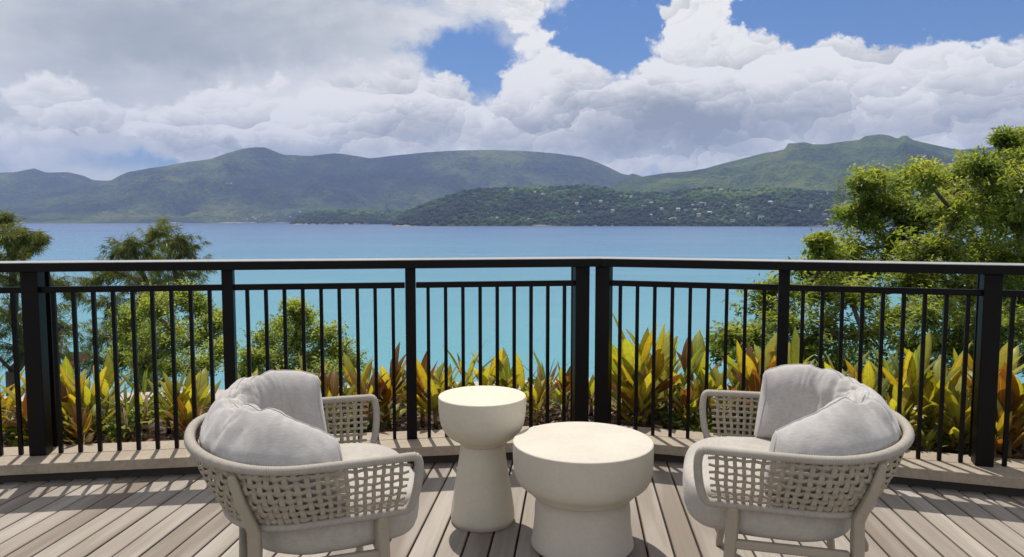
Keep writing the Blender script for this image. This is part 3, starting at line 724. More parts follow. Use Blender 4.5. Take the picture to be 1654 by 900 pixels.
    bar('back_rail', [(-0.26, -0.215, 0.314), (0.26, -0.215, 0.314)], [0.03, 0.03], [0.024, 0.024])
    # seat cushion: thick rounded pad
    NA, NZ = 96, 22; V = []; F = []; sz_ = lambda q: math.copysign(abs(q) ** 0.55, q)
    def outline(a):
        c, s_ = math.cos(a), math.sin(a)
        ex = 0.62 if s_ > 0 else 0.8
        x = 0.340 * math.copysign(abs(c) ** 0.66, c); y = math.copysign(abs(s_) ** ex, s_) * (0.325 if s_ > 0 else 0.245) + 0.035
        return x, y
    for j in range(NZ + 1):
        t = -math.pi / 2 + math.pi * j / NZ; cz, sz = math.cos(t), math.sin(t)
        for i in range(NA):
            x, y = outline(2 * math.pi * i / NA)
            e = 1 - (1 - abs(cz) ** 0.42) * 0.98
            rr_ = e
            dome = 0.0
            z = (0.435 + sz_(sz) * 0.060) if sz > 0 else (0.425 + (1 - (1 - min(1, abs(sz) * 1.6)) ** 2) * -0.092)
            if sz > 0: z += 0.012 * (1 - rr_ ** 2)
            x, y = x * rr_, 0.04 + (y - 0.04) * rr_
            # arms hold the pad in at the sides, it swells out in front of them
            if y > 0.22: x *= 1 + 0.05 * smooth01((y - 0.22) / 0.1)
            z += 0.004 * mnoise.noise(Vector((x * 9, y * 9, 1.3)))
            V.append((x, y, z))
    for j in range(NZ):
        for i in range(NA): F.append((j * NA + i, j * NA + (i + 1) % NA, (j + 1) * NA + (i + 1) % NA, (j + 1) * NA + i))
    F.append(tuple(reversed(range(NA)))); F.append(tuple(NZ * NA + i for i in range(NA)))
    sc_ = link('seat_cushion', mesh('seat_cushion', V, F, M['seat'], True), r)
    # back cushion: one long soft pillow folded round inside the tub
    NU, NW = 220, 80; V = []; F = []
    def cpath(u, q=1.0):
        # keeps a hand's breadth inside the weave, which leans in towards the seat
        q = max(-0.1, min(1.15, q))
        return plan(0.125 + 0.75 * u, 0.362 + 0.05 * q - 0.110, 0.245 + 0.102 * q - 0.120, 0.25)
    for i in range(NU + 1):
        u_ = i / NU; p = cpath(u_); tg = (cpath(min(1, u_ + 0.01)) - cpath(max(0, u_ - 0.01))).normalized(); nr = Vector((tg.y, -tg.x, 0))
        if nr.dot(Vector((p.x, p.y + 0.02, 0))) < 0: nr = -nr
        e = 1 - abs(2 * u_ - 1); cap = min(1.0, (e / 0.16)) ; full = math.sqrt(max(0.0, 1 - (1 - cap) ** 2.2))
        thick = (0.020 + 0.072 * full) * (1 + 0.06 * math.sin(u_ * 7 + 0.6))
        bk = smooth01(e * 1.7)
        zend = 0.692 + 0.074 * smooth01((u_ - 0.35) / 0.5); ztop = zend + (0.788 - zend) * smooth01(e * 2.0) + 0.010 * math.sin(u_ * 9.0)
        ztop -= 0.03 * (1 - full)
        zbot = 0.485 + 0.012 * (1 - full)
        zc, hh = (ztop + zbot) / 2, (ztop - zbot) / 2
        for k in range(NW):
            a = 2 * math.pi * k / NW; c, s_ = math.cos(a), math.sin(a)
            ex = math.copysign(abs(c) ** 0.85, c); ez = math.copysign(abs(s_) ** 0.62, s_)
            taper = 1 - 0.42 * max(0, ez) ** 1.5
            x = nr * (thick * ex * taper - 0.028 * max(0, ez) * 0.6 + 0.018 * max(0, 0.5 - ez))
            zz = zc + hh * ez; q = cpath(u_, (zz - 0.465) / 0.175) + x + Vector((0, 0, zz))
            # folds: crossing the pillow at its two bends and fanning over the top
            fold = 0.0
            for uc, wd_, am, lean in ((0.26, 0.035, 0.014, 0.10), (0.33, 0.020, 0.012, 0.06), (0.40, 0.028, 0.010, -0.02), (0.52, 0.022, 0.009, 0.05), (0.62, 0.030, 0.012, -0.06), (0.70, 0.022, 0.012, -0.09), (0.78, 0.030, 0.009, -0.12)):
                dd = u_ - (uc + 0.025 * math.sin(sd * 3.1 + uc * 20) + lean * (0.6 - 0.5 * ez) * 0.6)
                fold -= 1.5 * am * math.exp(-(dd / wd_) ** 2) * smooth01(0.55 + 0.5 * ez) * (1.0 if c < 0.35 else 0.55)
            nz = mnoise.fractal(Vector((q.x * 8, q.y * 8, q.z * 5 + 3 + sd)), 0.9, 2.1, 2) * 0.008
            wr = math.sin(u_ * 150 + 5 * mnoise.noise(Vector((u_ * 9, ez * 2, 0.2)))) * 0.0016 * full * (0.5 + 0.5 * mnoise.noise(Vector((u_ * 14, ez * 1.3, 4))))
            w1 = mnoise.noise(Vector((u_ * 8.5 + 0.8 * ez, ez * 1.1 + c * 0.8, sd + 7.0))) + 0.12 * mnoise.noise(Vector((q.x * 14, q.y * 14, q.z * 9 + sd)))
            w2 = mnoise.noise(Vector((u_ * 16 - 1.6 * ez, ez * 1.6 + c, sd + 17.0))) + 0.1 * mnoise.noise(Vector((q.x * 20, q.y * 20, q.z * 14 + sd)))
            bend_ = smooth01(1.25 - abs(u_ - 0.47) / 0.22)
            fold -= 0.0075 * math.exp(-(w1 / 0.09) ** 2) * smooth01(0.6 + 0.6 * ez) * bend_ + 0.0042 * math.exp(-(w2 / 0.10) ** 2) * bend_ * smooth01(0.5 + 0.7 * ez)
            dirn = (nr * c + Vector((0, 0, 1)) * s_).normalized()
            V.append(q + dirn * min(fold + nz + wr, 0.004 if c > 0.1 and ez < 0.1 else 1.0) * full)
    for i in range(NU):
        for k in range(NW): F.append((i * NW + k, (i + 1) * NW + k, (i + 1) * NW + (k + 1) % NW, i * NW + (k + 1) % NW))
    F.append(tuple(range(NW))); F.append(tuple(NU * NW + k for k in reversed(range(NW))))
    cu = link('back_cushion', mesh('back_cushion', V, F, M['cushion'], True), r)
    # seam running along the pillow's upper edge and down its two ends
    k0 = NW // 4; line = [V[i * NW + k0] + Vector((0, 0, 0.0005)) for i in range(2, NU - 1)]
    MB().tube(line, 0.0026, 6).build('seam', M['cushion'], cu, True)
    for i in (2, NU - 2):
        ring = [V[i * NW + k] for k in range(NW)] + [V[i * NW]]
        MB().tube(ring, 0.003, 6, False).build('seam', M['cushion'], cu, True)
    return r
ch = make_chair(0.0)
ch.location = (-0.70, 2.49, 0); ch.rotation_euler = (0, 0, math.radians(-70))
tag(ch, 'round woven rope armchair with grey cushions beside the tall narrow table', 'armchair', 'woven armchairs facing across the tables')
c2 = make_chair(5.3)
tag(c2, 'x', 'armchair', 'woven armchairs facing across the tables')
c2.location = (0.98, 2.585, 0); c2.rotation_euler = (0, 0, math.radians(74.5)); c2.scale = (-1, 1, 1)      # the pillow slumps the other way round
c2['label'] = 'round woven rope armchair with grey cushions beside the low wide table'

# ------------------------------------------------------------------ planter
tag(strip(0.14, 1.25, -0.35, 0.045, 'L').build('soil', M['soil']), kind='structure')
tag(strip(0.14, 1.25, -0.35, 0.045, 'R').build('soil', M['soil']), kind='structure')
for wg, lab in (('L', 'pale low planter wall behind the leafy plants along the longer railing wing'), ('R', 'pale low planter wall behind the leafy plants below the big tree')):
    t = empty('planter_wall'); tag(t, lab, 'wall', 'low planter walls')
    bevel(strip(1.20, 1.52, 0.035, 0.09, wg).build('coping', M['coping'], t), 0.006)
    strip(1.255, 1.48, -1.6, 0.033, wg).build('wall', M['render_wall'], t)

def leaf_mesh(name, L, W, bend, fold, mt, seg=7, twist=0.0):
    """broad lance-shaped leaf growing along +Z and arching towards +Y, with a channelled blade and a stalk"""
    V = []; F = []; UV = []
    z = y = 0.0; a = 0.0
    for i in range(seg + 1):
        t = i / seg
        wd = W * (math.sin(math.pi * min(1, max(0, (t - 0.16) / 0.84)) ** 0.78) ** 0.85 if t > 0.16 else 0.0) * 0.5 + 0.004
        if i == seg: wd = 0.001
        ca, sa = math.cos(twist * t), math.sin(twist * t)
        for sx_ in (-1, 0, 1):
            dy = -fold * wd * abs(sx_)
            V.append((sx_ * wd * ca, y + dy * math.cos(a) + sx_ * wd * sa, z - dy * math.sin(a))); UV.append((0.5 + 0.5 * sx_, t))
        a += bend / seg * (0.4 + 1.2 * t); z += L / seg * math.cos(a); y += L / seg * math.sin(a)
    for i in range(seg):
        for k in range(2): F.append((i * 3 + k, i * 3 + k + 1, i * 3 + k + 4, i * 3 + k + 3))
    me = mesh(name, V, F, mt, True); ul = me.uv_layers.new(name='UVMap')
    for lp in me.loops: ul.data[lp.index].uv = UV[lp.vertex_index]
    return me
KINDS = {}
for key in ('gold', 'lime', 'bronze', 'green'):
    KINDS[key] = [leaf_mesh('leaf', 1.0, rnd.uniform(0.19, 0.28) * (0.6 if key == 'green' else 1), rnd.uniform(0.25, 0.9), rnd.uniform(-0.5, -0.2), M['leaf_' + key], 7, rnd.uniform(-0.6, 0.6)) for _ in range(5)]
STEM = MB().tube([(0, 0, -0.05), (0.004, 0.003, 0.3), (0.01, 0.0, 1.0)], [0.02, 0.017, 0.010], 6); STEMM = mesh('stem', STEM.v, STEM.f, M['stem'], True)
def plant(name, label, cat, x, y, hgt, n, mixk, spread=0.5, grp=None, narrow=False):
    r = empty(name, (x, y, 0.04), rnd.uniform(0, 6.28)); tag(r, label, cat, grp)
    stems = max(1, int(round(n / 7)))
    for s_ in range(stems):
        ox, oy = (0, 0) if s_ == 0 else (rnd.uniform(-0.13, 0.13), rnd.uniform(-0.1, 0.1)); hgt *= rnd.uniform(0.80, 0.92) if s_ == 0 else 1.0; hs = hgt * rnd.uniform(0.30, 0.5)
        st = link('stem', STEMM, r, (ox, oy, 0)); st.scale = (0.8, 0.8, hs); st.rotation_euler = (rnd.uniform(-0.12, 0.12), rnd.uniform(-0.12, 0.12), 0)
        k = int(n * 2.0) // stems
        for i in range(k):
            t = (i + 0.5) / k; key = rnd.choice(mixk)
            lf = link('leaf', rnd.choice(KINDS[key]), r)
            ll = hgt * rnd.uniform(0.40, 0.62) * (0.72 + 0.4 * t)
            lf.scale = (ll * (0.55 if narrow else 1.0), ll, ll)
            lf.location = (ox + rnd.uniform(-.01, .01), oy + rnd.uniform(-.01, .01), hs * (0.12 + 0.88 * t))
            tilt = (1 - t) * spread * 1.5 + 0.10 + rnd.uniform(-0.08, 0.15)
            lf.rotation_euler = (-tilt, rnd.uniform(-0.15, 0.15), i * 2.39996 + rnd.uniform(-0.4, 0.4))
            lf.rotation_mode = 'XYZ'
    return r
def bed(px, off):
    """a place in the planter: photograph column and distance behind the railing line"""
    d = ray(px, 640); d.z = 0
    wing = (LP[0], uL, nL) if px < 953 else (RP[0], uR, nR)
    return cross(Vector((0, 0, 0)), d, wing[0] + wing[2] * off, wing[1])
PLANTS = [
 (14, .55, .62, 12, ['gold', 'gold', 'lime'], 'golden broad leaved plant at the end of the planter, beyond the wide end post', 'g'),
 (-40, .6, .6, 12, ['gold', 'bronze'], 'golden and bronze plant at the far end of the planter past the railing end', 'g'),
 (52, .35, .55, 10, ['gold', 'bronze'], 'orange tipped plant directly behind the wide end post of the long railing wing', 'g'),
 (108, .50, .66, 14, ['gold', 'gold', 'bronze'], 'big golden orange clump below the red roof ridge', 'g'),
 (146, .45, .52, 12, ['gold', 'lime', 'gold'], 'bright yellow plant next to the big golden clump below the roof ridge', 'g'),
 (128, .20, .36, 7, ['bronze', 'gold'], 'short bronze plant leaning over the curb near the golden clump', 'g'),
 (205, .42, .55, 9, ['green', 'green', 'lime'], 'thin striped green plant with arching leaves in front of the pale wall', 'n'),
 (232, .62, .52, 8, ['green', 'lime'], 'arching pale green plant standing before the dark tree trunks', 'n'),
 (282, .50, .54, 12, ['lime', 'gold', 'gold'], 'yellow green plant just left of the wicker chair back', 'g'),
 (318, .62, .58, 11, ['gold', 'lime'], 'taller yellow plant behind the post beside the wicker chair back', 'g'),
 (395, .70, .46, 9, ['lime', 'green'], 'green plant hidden behind the back of the armchair cushion', 'g'),
 (470, .75, .46, 9, ['lime', 'gold'], 'yellow green plant peeping over the top of the armchair cushion', 'g'),
 (538, .50, .56, 11, ['lime', 'gold', 'bronze'], 'olive and gold plant right above the woven arm beside the tall table', 'g'),
 (575, .62, .55, 9, ['bronze', 'gold', 'lime'], 'plant with bronze leaves behind the end of the woven arm', 'g'),
 (622, .42, .66, 15, ['bronze', 'lime', 'gold'], 'large bronze and olive clump just left of the slim middle post', 'g'),
 (682, .45, .64, 13, ['lime', 'gold', 'bronze'], 'olive gold clump just right of the slim middle post', 'g'),
 (752, .62, .62, 9, ['green', 'lime', 'gold'], 'slender green plant behind the top of the tall stone table', 'n'),
 (792, .55, .58, 12, ['lime', 'gold'], 'leafy yellow plant rising above the tall stone table', 'g'),
 (846, .50, .54, 11, ['lime', 'green', 'gold'], 'yellow green plant between the two stone tables', 'g'),
 (882, .66, .58, 10, ['green', 'bronze', 'lime'], 'narrow leaved plant left of the paired posts at the bend', 'n'),
 (912, .55, .48, 9, ['bronze', 'lime'], 'small bronze plant against the left one of the paired posts', 'g'),
 (955, .55, .44, 8, ['bronze', 'lime'], 'small dull plant seen between the paired posts', 'g'),
 (1004, .52, .66, 13, ['lime', 'gold', 'gold'], 'gold plant just right of the paired posts', 'g'),
 (1052, .48, .86, 16, ['lime', 'gold', 'bronze', 'lime'], 'tallest plant of the bed, with upright lime and bronze leaves', 'g'),
 (1088, .60, .56, 11, ['lime', 'green', 'bronze'], 'mixed green plant close right of the tallest one', 'n'),
 (1128, .66, .66, 11, ['lime', 'bronze', 'green'], 'olive plant above the far arm tip of the chair by the low table', 'g'),
 (1178, .55, .58, 12, ['gold', 'lime', 'lime'], 'yellow plant behind the far woven arm of the chair by the low table', 'g'),
 (1222, .48, .70, 13, ['gold', 'bronze', 'lime'], 'tall golden bronze plant left of the slim post behind the chair', 'g'),
 (1290, .60, .66, 12, ['lime', 'green', 'lime'], 'lime plant right of the slim post, over the chair cushion top', 'g'),
 (1345, .75, .60, 11, ['lime', 'green'], 'leafy green plant above the middle of the chair cushion', 'g'),
 (1405, .62, .60, 12, ['lime', 'green', 'gold'], 'green plant above the corner of the chair cushion', 'g'),
 (1470, .50, .74, 15, ['lime', 'gold', 'green'], 'big lime plant past the back rim of the chair', 'g'),
 (1522, .55, .80, 16, ['lime', 'lime', 'gold'], 'biggest lime yellow clump beside the wide right post', 'g'),
 (1500, .22, .32, 8, ['lime', 'green'], 'low green seedling close to the curb under the lime clump', 'g'),
 (1560, .75, .66, 12, ['lime', 'gold'], 'yellow plant directly behind the wide right post', 'g'),
 (1618, .45, .66, 14, ['gold', 'lime', 'bronze'], 'yellow and red leaved plant just past the wide right post', 'g'),
 (1648, .55, .60, 13, ['lime', 'gold', 'bronze'], 'yellow green plant where the railing leaves the picture beyond the wide post', 'g'),
 (650, .75, .50, 9, ['lime', 'green'], 'plain green plant set far back behind the slim middle post', 'g'),
 (722, .45, .48, 10, ['gold', 'lime'], 'yellow plant just left of the tall stone table', 'g'),
 (822, .75, .48, 9, ['lime', 'green'], 'green plant at the back of the bed above the tall table edge', 'g'),
 (868, .35, .40, 9, ['gold', 'bronze'], 'short gold plant near the curb between the tables and the bend', 'g'),
 (1025, .30, .50, 11, ['gold', 'lime', 'bronze'], 'orange gold plant close to the curb under the tallest plant', 'g'),
 (1072, .75, .66, 11, ['lime', 'gold'], 'yellow plant standing behind the tallest plant', 'g'),
 (1108, .35, .42, 10, ['lime', 'bronze', 'gold'], 'low mixed plant near the curb left of the far woven arm', 'g'),
 (1152, .42, .52, 11, ['lime', 'gold'], 'lime gold plant touching the top of the far woven arm', 'g'),
 (1200, .78, .60, 11, ['lime', 'lime', 'gold'], 'lime plant at the back of the bed before the low sprigs of the olive tree', 'g'),
 (1250, .62, .62, 12, ['gold', 'lime'], 'gold plant hidden partly by the slim post behind the chair', 'g'),
 (1318, .45, .56, 12, ['lime', 'gold'], 'yellow plant over the crease of the chair cushion', 'g'),
 (1378, .48, .54, 12, ['lime', 'lime', 'gold'], 'yellow green plant over the outer corner of the chair cushion', 'g'),
 (1438, .72, .70, 12, ['lime', 'green'], 'tall green plant at the back of the bed past the chair cushion', 'g'),
 (1448, .32, .50, 11, ['lime', 'gold'], 'small lime plant right behind the chair back rim', 'g'),
 (1545, .35, .56, 12, ['lime', 'gold'], 'bright lime plant pressed against the wide right post', 'g'),
 (1595, .70, .72, 13, ['lime', 'gold'], 'tall lime plant behind the yellow and red leaved one', 'g'),
 (1632, .28, .46, 11, ['bronze', 'gold'], 'reddish low plant near the curb past the wide right post', 'g'),
 (88, .62, .62, 12, ['gold', 'lime'], 'yellow plant behind the slim back post of the wide end post', 'g'),
 (172, .68, .50, 10, ['lime', 'gold', 'green'], 'yellow green plant at the back of the bed left of the thin striped plant', 'g'),
 (300, .36, .44, 10, ['gold', 'bronze'], 'small golden plant by the curb beside the wicker chair back', 'g'),
 (596, .30, .46, 10, ['bronze', 'gold'], 'short bronze plant by the curb beyond the woven arm end', 'g'),
 (1700, .55, .62, 12, ['gold', 'bronze'], 'gold plant beyond the far end of the shorter railing wing', 'g'),
]
for px, off, h, n, mk, lab, kd in PLANTS:
    q = bed(px, off)
    plant('croton_plant' if kd == 'g' else 'dracaena_plant', lab, 'plant', q.x, q.y, h, n, mk, 0.5 if kd == 'g' else 0.75, 'leafy plants in the planter', kd == 'n')

def scatter_leaves(n, mk_pos, Lr, Wr, flat=0.6):
    """many small bent leaves: positions, random directions"""
    P = mk_pos(n); n = len(P)
    d = rng.normal(size=(n, 3)); d[:, 2] *= flat; d /= np.linalg.norm(d, axis=1)[:, None]
    return leaf_quads(P, d, rng.uniform(*Lr, n), rng.uniform(*Wr, n))
def leaf_quads(P, d, L, W, up=None):
    n = len(P)
    r = rng.normal(size=(n, 3)) if up is None else up + rng.normal(size=(n, 3)) * 0.45
    s = np.cross(d, r); s /= np.linalg.norm(s, axis=1)[:, None] + 1e-9; nn = np.cross(s, d)
    L = L[:, None]; W = W[:, None]
    mid = P + d * L * 0.45
    V = np.stack([P, mid + s * W * 0.5 + nn * W * 0.18, P + d * L - nn * L * 0.08, mid - s * W * 0.5 + nn * W * 0.18], 1).reshape(-1, 3)
    F = np.arange(n * 4).reshape(n, 4)
    return V, F
def wing_area(off0, off1, z0, z1, clump=0.0, thr=-9):
    def f(n):
        P = []
        while len(P) < n:
            left = rnd.random() < 0.58
            a = rnd.uniform(-1.2, 4.0) if left else rnd.uniform(-0.1, 4.2)
            b = rnd.uniform(off0, off1)
            p = LP[0] + uL * a + nL * b if left else RP[0] + uR * a + nR * b
            if thr > -5 and mnoise.noise(Vector((p.x * 2.2, p.y * 2.2, 0))) < thr: continue
            P.append((p.x, p.y, rnd.uniform(z0, z1)))
        return np.array(P)
    return f
V, F = scatter_leaves(5200, wing_area(0.15, 1.18, 0.048, 0.085), (0.03, 0.09), (0.012, 0.035), 0.25)
tag(link('leaf_litter', quads('leaf_litter', V, F, M['litter'], False, rng.random(len(F)))), 'dry brown fallen leaves covering the soil under the plants', 'leaf litter', kind='stuff')
V, F = scatter_leaves(6500, wing_area(0.17, 1.15, 0.05, 0.17, thr=0.10), (0.03, 0.075), (0.016, 0.035), 0.7)
tag(link('ground_cover', quads('ground_cover', V, F, M['cover'], False, rng.random(len(F)))), 'low bright green ground cover growing between the taller plants', 'ground cover', kind='stuff')

# hillside falling from the planter to the water
V = []; F = []
nx, ny = 60, 30
for j in range(ny + 1):
    t = j / ny; yy = 5.25 + 70 * t ** 1.5
    for i in range(nx + 1):
        x = -60 + 120 * i / nx
        base = 5.3 - 0.12 * abs(x) * 0.8
        V.append((x, yy, -1.35 - (yy - 5.25) * 0.62 + (0.5 * mnoise.noise(Vector((x * .2, yy * .2, 0))) if j > 1 else 0)))
for j in range(ny):
    for i in range(nx): F.append((j * (nx + 1) + i, j * (nx + 1) + i + 1, (j + 1) * (nx + 1) + i + 1, (j + 1) * (nx + 1) + i))
tag(link('hillside', mesh('hillside', V, F, M['slope'], True)), kind='structure')
def ground_z(y): return -1.35 - (y - 5.25) * 0.62

# ------------------------------------------------------------------ trees
def bez(a, b, sag, n=8):
    m = (a + b) / 2 + sag
    return [a * (1 - t) ** 2 + m * 2 * t * (1 - t) + b * t * t for t in [i / n for i in range(n + 1)]]
def tree(name, label, cat, base, fork, clumps, style, crown_mat, group, r0=0.12, twigs=26, per=18, leafL=(0.05, 0.09), leafW=(0.018, 0.03), seed=1):
    """trunk to a fork, a limb to every clump, twigs through the clump and leaf sprays along each twig"""
    global rng
    R = random.Random(seed); rng = np.random.default_rng(seed)
    root = empty(name, base); tag(root, label, cat, group)
    tb = MB(); z0 = Vector(base)
    tb.tube([p - z0 for p in bez(z0 + Vector((0, 0, -0.4)), fork, Vector((R.uniform(-.2, .2), 0, 0.2)))], [r0 * (1.25 - 0.5 * i / 8) for i in range(9)], 9)
    PP = []; DD = []; UU = []; TT = []
    # limbs grow from one clump to the next, outwards from the fork
    order = sorted(range(len(clumps)), key=lambda k: (clumps[k][0] - fork).length)
    nodes = [(fork, -1)]; par = {}; weight = {}
    for k in order:
        c = clumps[k][0]
        best = min(range(len(nodes)), key=lambda m: (nodes[m][0] - c).length + 0.45 * (nodes[m][0] - fork).length + (0.25 if m == 0 else 0))
        par[k] = nodes[best][1]; nodes.append((c, k))
    for k in order:
        m = k
        while m != -1: weight[m] = weight.get(m, 0) + 1; m = par[m]
    rl = lambda n: 0.014 + r0 * 0.62 * (n / len(clumps)) ** 0.55
    for k in order:
        c, rc = clumps[k]; p = par[k]
        start = fork if p == -1 else clumps[p][0]
        limb = bez(start, c, Vector((R.uniform(-.1, .1), R.uniform(-.1, .1), -0.10 * (c - start).length + R.uniform(-.1, .15))))
        ra, rb_ = rl(weight[k]), (rl(max([weight[m] for m in order if par[m] == k] + [0.3])))
        tb.tube([q - z0 for q in limb], [ra + (min(ra, rb_) * 0.9 - ra) * i / 8 for i in range(9)], 7)
        ctone = R.uniform(-0.16, 0.16)
        for k in range(int(twigs * max(0.5, (rc / 0.5) ** 1.6))):
            d = Vector((R.gauss(0, 1), R.gauss(0, 1), R.gauss(0.15, 0.8))).normalized()
            rr = rc * R.uniform(0.3, 1.5)
            tip = c + Vector((d.x * rr, d.y * rr, d.z * rr * 0.8))
            st = limb[R.randint(4, 8)].lerp(c, R.random())
            tw = bez(st, tip, Vector((0, 0, R.uniform(0.0, 0.12) * rc)), 5)
            if k % 3 == 0: tb.tube([p - z0 for p in tw], [0.011, 0.009, 0.008, 0.006, 0.005, 0.003] if style != 'needle' else [0.008, 0.007, 0.006, 0.005, 0.004, 0.002], 4, False)
            dirt = (tw[-1] - tw[-3]).normalized()
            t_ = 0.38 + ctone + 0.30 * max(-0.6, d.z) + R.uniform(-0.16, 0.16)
            for j in range(per):
                f = 1 - (R.random() ** 1.6) * 0.75
                q = tw[0].lerp(tw[-1], f) if f < .3 else tw[min(5, int(f * 5))].lerp(tw[min(5, int(f * 5) + 1)], f * 5 - int(f * 5))
                if style == 'spray':
                    dd = (dirt * 0.5 + Vector((R.gauss(0, 1), R.gauss(0, 1), R.gauss(-0.25, 0.6)))).normalized(); up = Vector((0, 0, 1))
                    q = q + Vector((R.gauss(0, .035), R.gauss(0, .035), R.gauss(0, .03)))
                elif style == 'needle':
                    dd = (dirt * 0.55 + Vector((R.gauss(0, .45), R.gauss(0, .45), R.gauss(-0.75, 0.4)))).normalized(); up = Vector((R.gauss(0, 1), R.gauss(0, 1), .2))
                else:
                    dd = (dirt * 0.4 + Vector((R.gauss(0, 1), R.gauss(0, 1), R.gauss(0.1, 0.8)))).normalized(); up = Vector((0, 0, 1))
                    q = q + Vector((R.gauss(0, .04), R.gauss(0, .04), R.gauss(0, .035)))
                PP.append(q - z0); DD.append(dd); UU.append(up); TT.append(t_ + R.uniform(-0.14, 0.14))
    n = len(PP); P = np.array([tuple(p) for p in PP]); D = np.array([tuple(p) for p in DD]); U = np.array([tuple(p) for p in UU])
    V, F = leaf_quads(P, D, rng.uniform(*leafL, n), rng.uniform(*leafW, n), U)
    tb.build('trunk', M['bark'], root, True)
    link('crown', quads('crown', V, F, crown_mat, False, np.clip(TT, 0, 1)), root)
    return n
def clump_px(items, Y0, jit, seed):
    R = random.Random(seed); o = []
    for px, py, rp in items:
        Y = Y0 + R.uniform(-jit, jit); o.append((at(px, py, Y), rp / FPX * Y))
    return o
NL = 0
Y = 10.0
cl = clump_px([(1392, 300, 32), (1412, 285, 26), (1375, 345, 30), (1400, 360, 38), (1440, 330, 44), (1455, 300, 28), (1500, 290, 30), (1488, 275, 22), (1530, 300, 36), (1500, 350, 48), (1560, 280, 30), (1590, 265, 32), (1570, 330, 50), (1610, 300, 44), (1640, 250, 32), (1652, 222, 14), (1660, 300, 50), (1640, 350, 55), (1700, 270, 60), (1740, 340, 70),
               (1445, 395, 46), (1520, 400, 55), (1590, 400, 55), (1650, 420, 60), (1372, 405, 34), (1340, 410, 28), (1325, 392, 18), (1400, 440, 50), (1480, 460, 58), (1560, 470, 60), (1640, 490, 65), (1345, 450, 46), (1290, 470, 40), (1300, 440, 24), (1720, 450, 80), (1470, 370, 40), (1540, 340, 40), (1610, 350, 45), (1420, 330, 34), (1560, 430, 50), (1650, 460, 55), (1470, 430, 45), (1625, 225, 16)], Y, 1.3, 5)
fork = at(1560, 520, Y); base = Vector((fork.x + 0.5, fork.y + 0.4, ground_z(fork.y + 0.4)))
NL += tree('broadleaf_tree', 'large spreading yellow green tree towering over the shorter railing wing', 'tree', base, fork, cl, 'spray', M['crown_bright'], 'trees below the terrace', 0.15, 86, 26, (0.05, 0.10), (0.02, 0.036), 3)
Y = 8.6
cl = clump_px([(1245, 470, 24), (1232, 495, 34), (1262, 520, 42), (1215, 540, 30), (1180, 545, 22), (1165, 565, 20), (1210, 580, 38), (1270, 575, 46), (1330, 530, 48), (1350, 590, 50), (1400, 540, 50), (1430, 600, 52), (1480, 560, 46), (1380, 480, 46), (1440, 510, 50), (1330, 470, 40), (1500, 510, 50), (1300, 560, 40), (1540, 560, 50)], Y, 0.7, 6)
fork = at(1330, 660, Y); base = Vector((fork.x + 0.2, fork.y, ground_z(fork.y)))
NL += tree('broadleaf_tree', 'lower olive green tree with sprigs reaching over the water, under the large tree', 'tree', base, fork, cl, 'spray', M['crown_bright'], 'trees below the terrace', 0.08, 70, 26, (0.05, 0.095), (0.022, 0.036), 4)
Y = 8.8
cl = clump_px([(1570, 560, 50), (1640, 580, 55), (1540, 610, 45), (1600, 520, 40), (1700, 560, 70), (1500, 600, 50), (1650, 520, 50), (1550, 530, 50)], Y, 0.5, 7)
fork = at(1620, 680, Y); base = Vector((fork.x, fork.y, ground_z(fork.y)))
NL += tree('broadleaf_tree', 'dense bushy green tree behind the wide post and the lime clump', 'tree', base, fork, cl, 'spray', M['crown_fresh'], 'trees below the terrace', 0.07, 70, 24, (0.05, 0.09), (0.022, 0.034), 14)
# feathery needle trees
Y = 14.0
cl = clump_px([(258, 372, 18), (250, 395, 34), (215, 395, 26), (192, 405, 20), (285, 385, 30), (305, 400, 24), (230, 420, 44), (280, 425, 44), (310, 430, 26), (180, 440, 24), (240, 460, 50), (150, 455, 20), (175, 490, 34), (160, 540, 38), (300, 470, 40), (200, 520, 40), (150, 585, 36), (205, 580, 40)], Y, 1.0, 8)
fork = at(235, 560, Y); base = Vector((fork.x - 0.3, fork.y, ground_z(fork.y)))
NL += tree('needle_tree', 'feathery dark green needle tree rising above the handrail with drooping tips', 'tree', base, fork, cl, 'needle', M['crown_needle'], 'trees below the terrace', 0.17, 44, 50, (0.07, 0.20), (0.006, 0.012), 5)
Y = 12.0
cl = clump_px([(4, 352, 12), (30, 375, 22), (52, 380, 16), (62, 384, 9), (10, 385, 26), (15, 410, 40), (45, 400, 20), (-30, 380, 50), (-40, 440, 70), (20, 450, 34), (88, 455, 18), (60, 500, 36), (20, 510, 50), (100, 530, 38), (40, 560, 50), (95, 575, 40), (-40, 540, 60), (120, 470, 14)], Y, 0.8, 9)
fork = at(20, 600, Y); base = Vector((fork.x - 0.2, fork.y, ground_z(fork.y)))
NL += tree('needle_tree', 'feathery olive needle tree cut off at the edge beside the wide end post', 'tree', base, fork, cl, 'needle', M['crown_needle'], 'trees below the terrace', 0.13, 42, 48, (0.06, 0.18), (0.006, 0.011), 6)
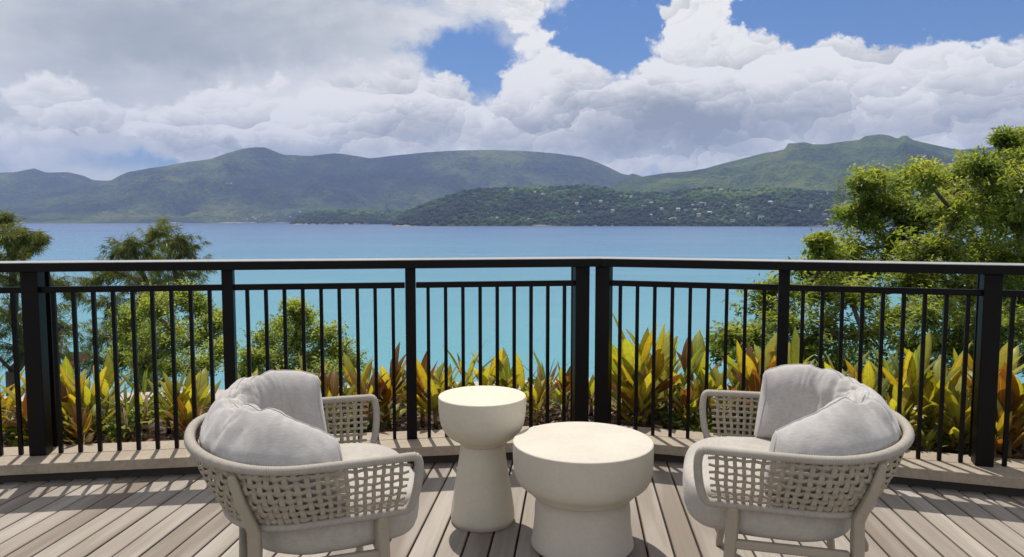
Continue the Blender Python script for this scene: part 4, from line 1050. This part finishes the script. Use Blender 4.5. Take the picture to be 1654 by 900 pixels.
# rounded fresh green trees
Y = 10.5
cl = clump_px([(300, 480, 26), (270, 490, 32), (320, 500, 32), (245, 500, 32), (215, 510, 26), (205, 540, 28), (240, 545, 42), (285, 540, 46), (330, 545, 34), (350, 520, 18), (230, 585, 42), (280, 590, 46), (330, 590, 40), (360, 570, 22), (195, 580, 22)], Y, 0.7, 10)
fork = at(235, 640, Y); base = Vector((fork.x - 0.1, fork.y, ground_z(fork.y)))
NL += tree('round_tree', 'rounded fresh green tree in front of the feathery needle tree', 'tree', base, fork, cl, 'round', M['crown_fresh'], 'trees below the terrace', 0.09, 92, 34, (0.03, 0.06), (0.018, 0.03), 7)
Y = 9.5
cl = clump_px([(476, 500, 16), (490, 515, 24), (455, 530, 24), (430, 550, 24), (520, 540, 26), (475, 550, 36), (440, 580, 36), (500, 580, 40), (545, 570, 28), (565, 590, 24), (410, 580, 18), (470, 610, 44), (540, 610, 36), (400, 600, 22)], Y, 0.5, 11)
fork = at(480, 680, Y); base = Vector((fork.x, fork.y, ground_z(fork.y)))
NL += tree('round_tree', 'small pointed fresh green tree against the water behind the armchair', 'tree', base, fork, cl, 'round', M['crown_fresh'], 'trees below the terrace', 0.07, 92, 34, (0.03, 0.055), (0.018, 0.03), 8)

# tiled roof of a hut down the slope
q = at(84, 606, 9.0); q2 = at(131, 576, 9.0)
gz = ground_z(9.3); ct = empty('cottage', (q.x, 9.0, gz)); tag(ct, 'small hut with a terracotta roof slope, mostly hidden behind the golden plants', 'hut')
dx, z1_, z2_ = q2.x - q.x, q.z - gz, q2.z - gz
MB().box((dx * 0.45, 0.07, (z1_ - 0.1) / 2), (dx * 0.6, 0.1, z1_ - 0.1)).build('wall', M['render_wall'], ct)
nt = 5
for k in range(nt):
    a, c = k / nt, (k + 1) / nt; th = 0.05
    vs = [(dx * x, y, z1_ + (z2_ - z1_) * x + o - h_) for h_ in (0, th) for x, y, o in ((a - 0.02, 0, 0.022), (c, 0, 0.004), (c, 0.14, 0.004), (a - 0.02, 0.14, 0.022))]
    MB().add(vs, [(0, 1, 2, 3), (7, 6, 5, 4), (0, 4, 5, 1), (1, 5, 6, 2), (2, 6, 7, 3), (3, 7, 4, 0)]).build('tile', M['terracotta'], ct)
print('leaves', NL)

# ------------------------------------------------------------------ haze over the bay
hm = bpy.data.materials.new('sea_haze'); hm.use_nodes = True; t = NT(hm.node_tree); t.n.clear()
ho = t.new('ShaderNodeOutputMaterial'); pvn = t.new('ShaderNodeVolumePrincipled'); t.l.new(pvn.outputs[0], ho.inputs['Volume'])
pvn.inputs['Color'].default_value = (0.42, 0.57, 1.0, 1); pvn.inputs['Density'].default_value = 0.000086; pvn.inputs['Anisotropy'].default_value = 0.0
hb = MB().box((0, 4700, 440), (20400, 10800, 922)).build('haze', hm)
tag(hb, kind='stuff')
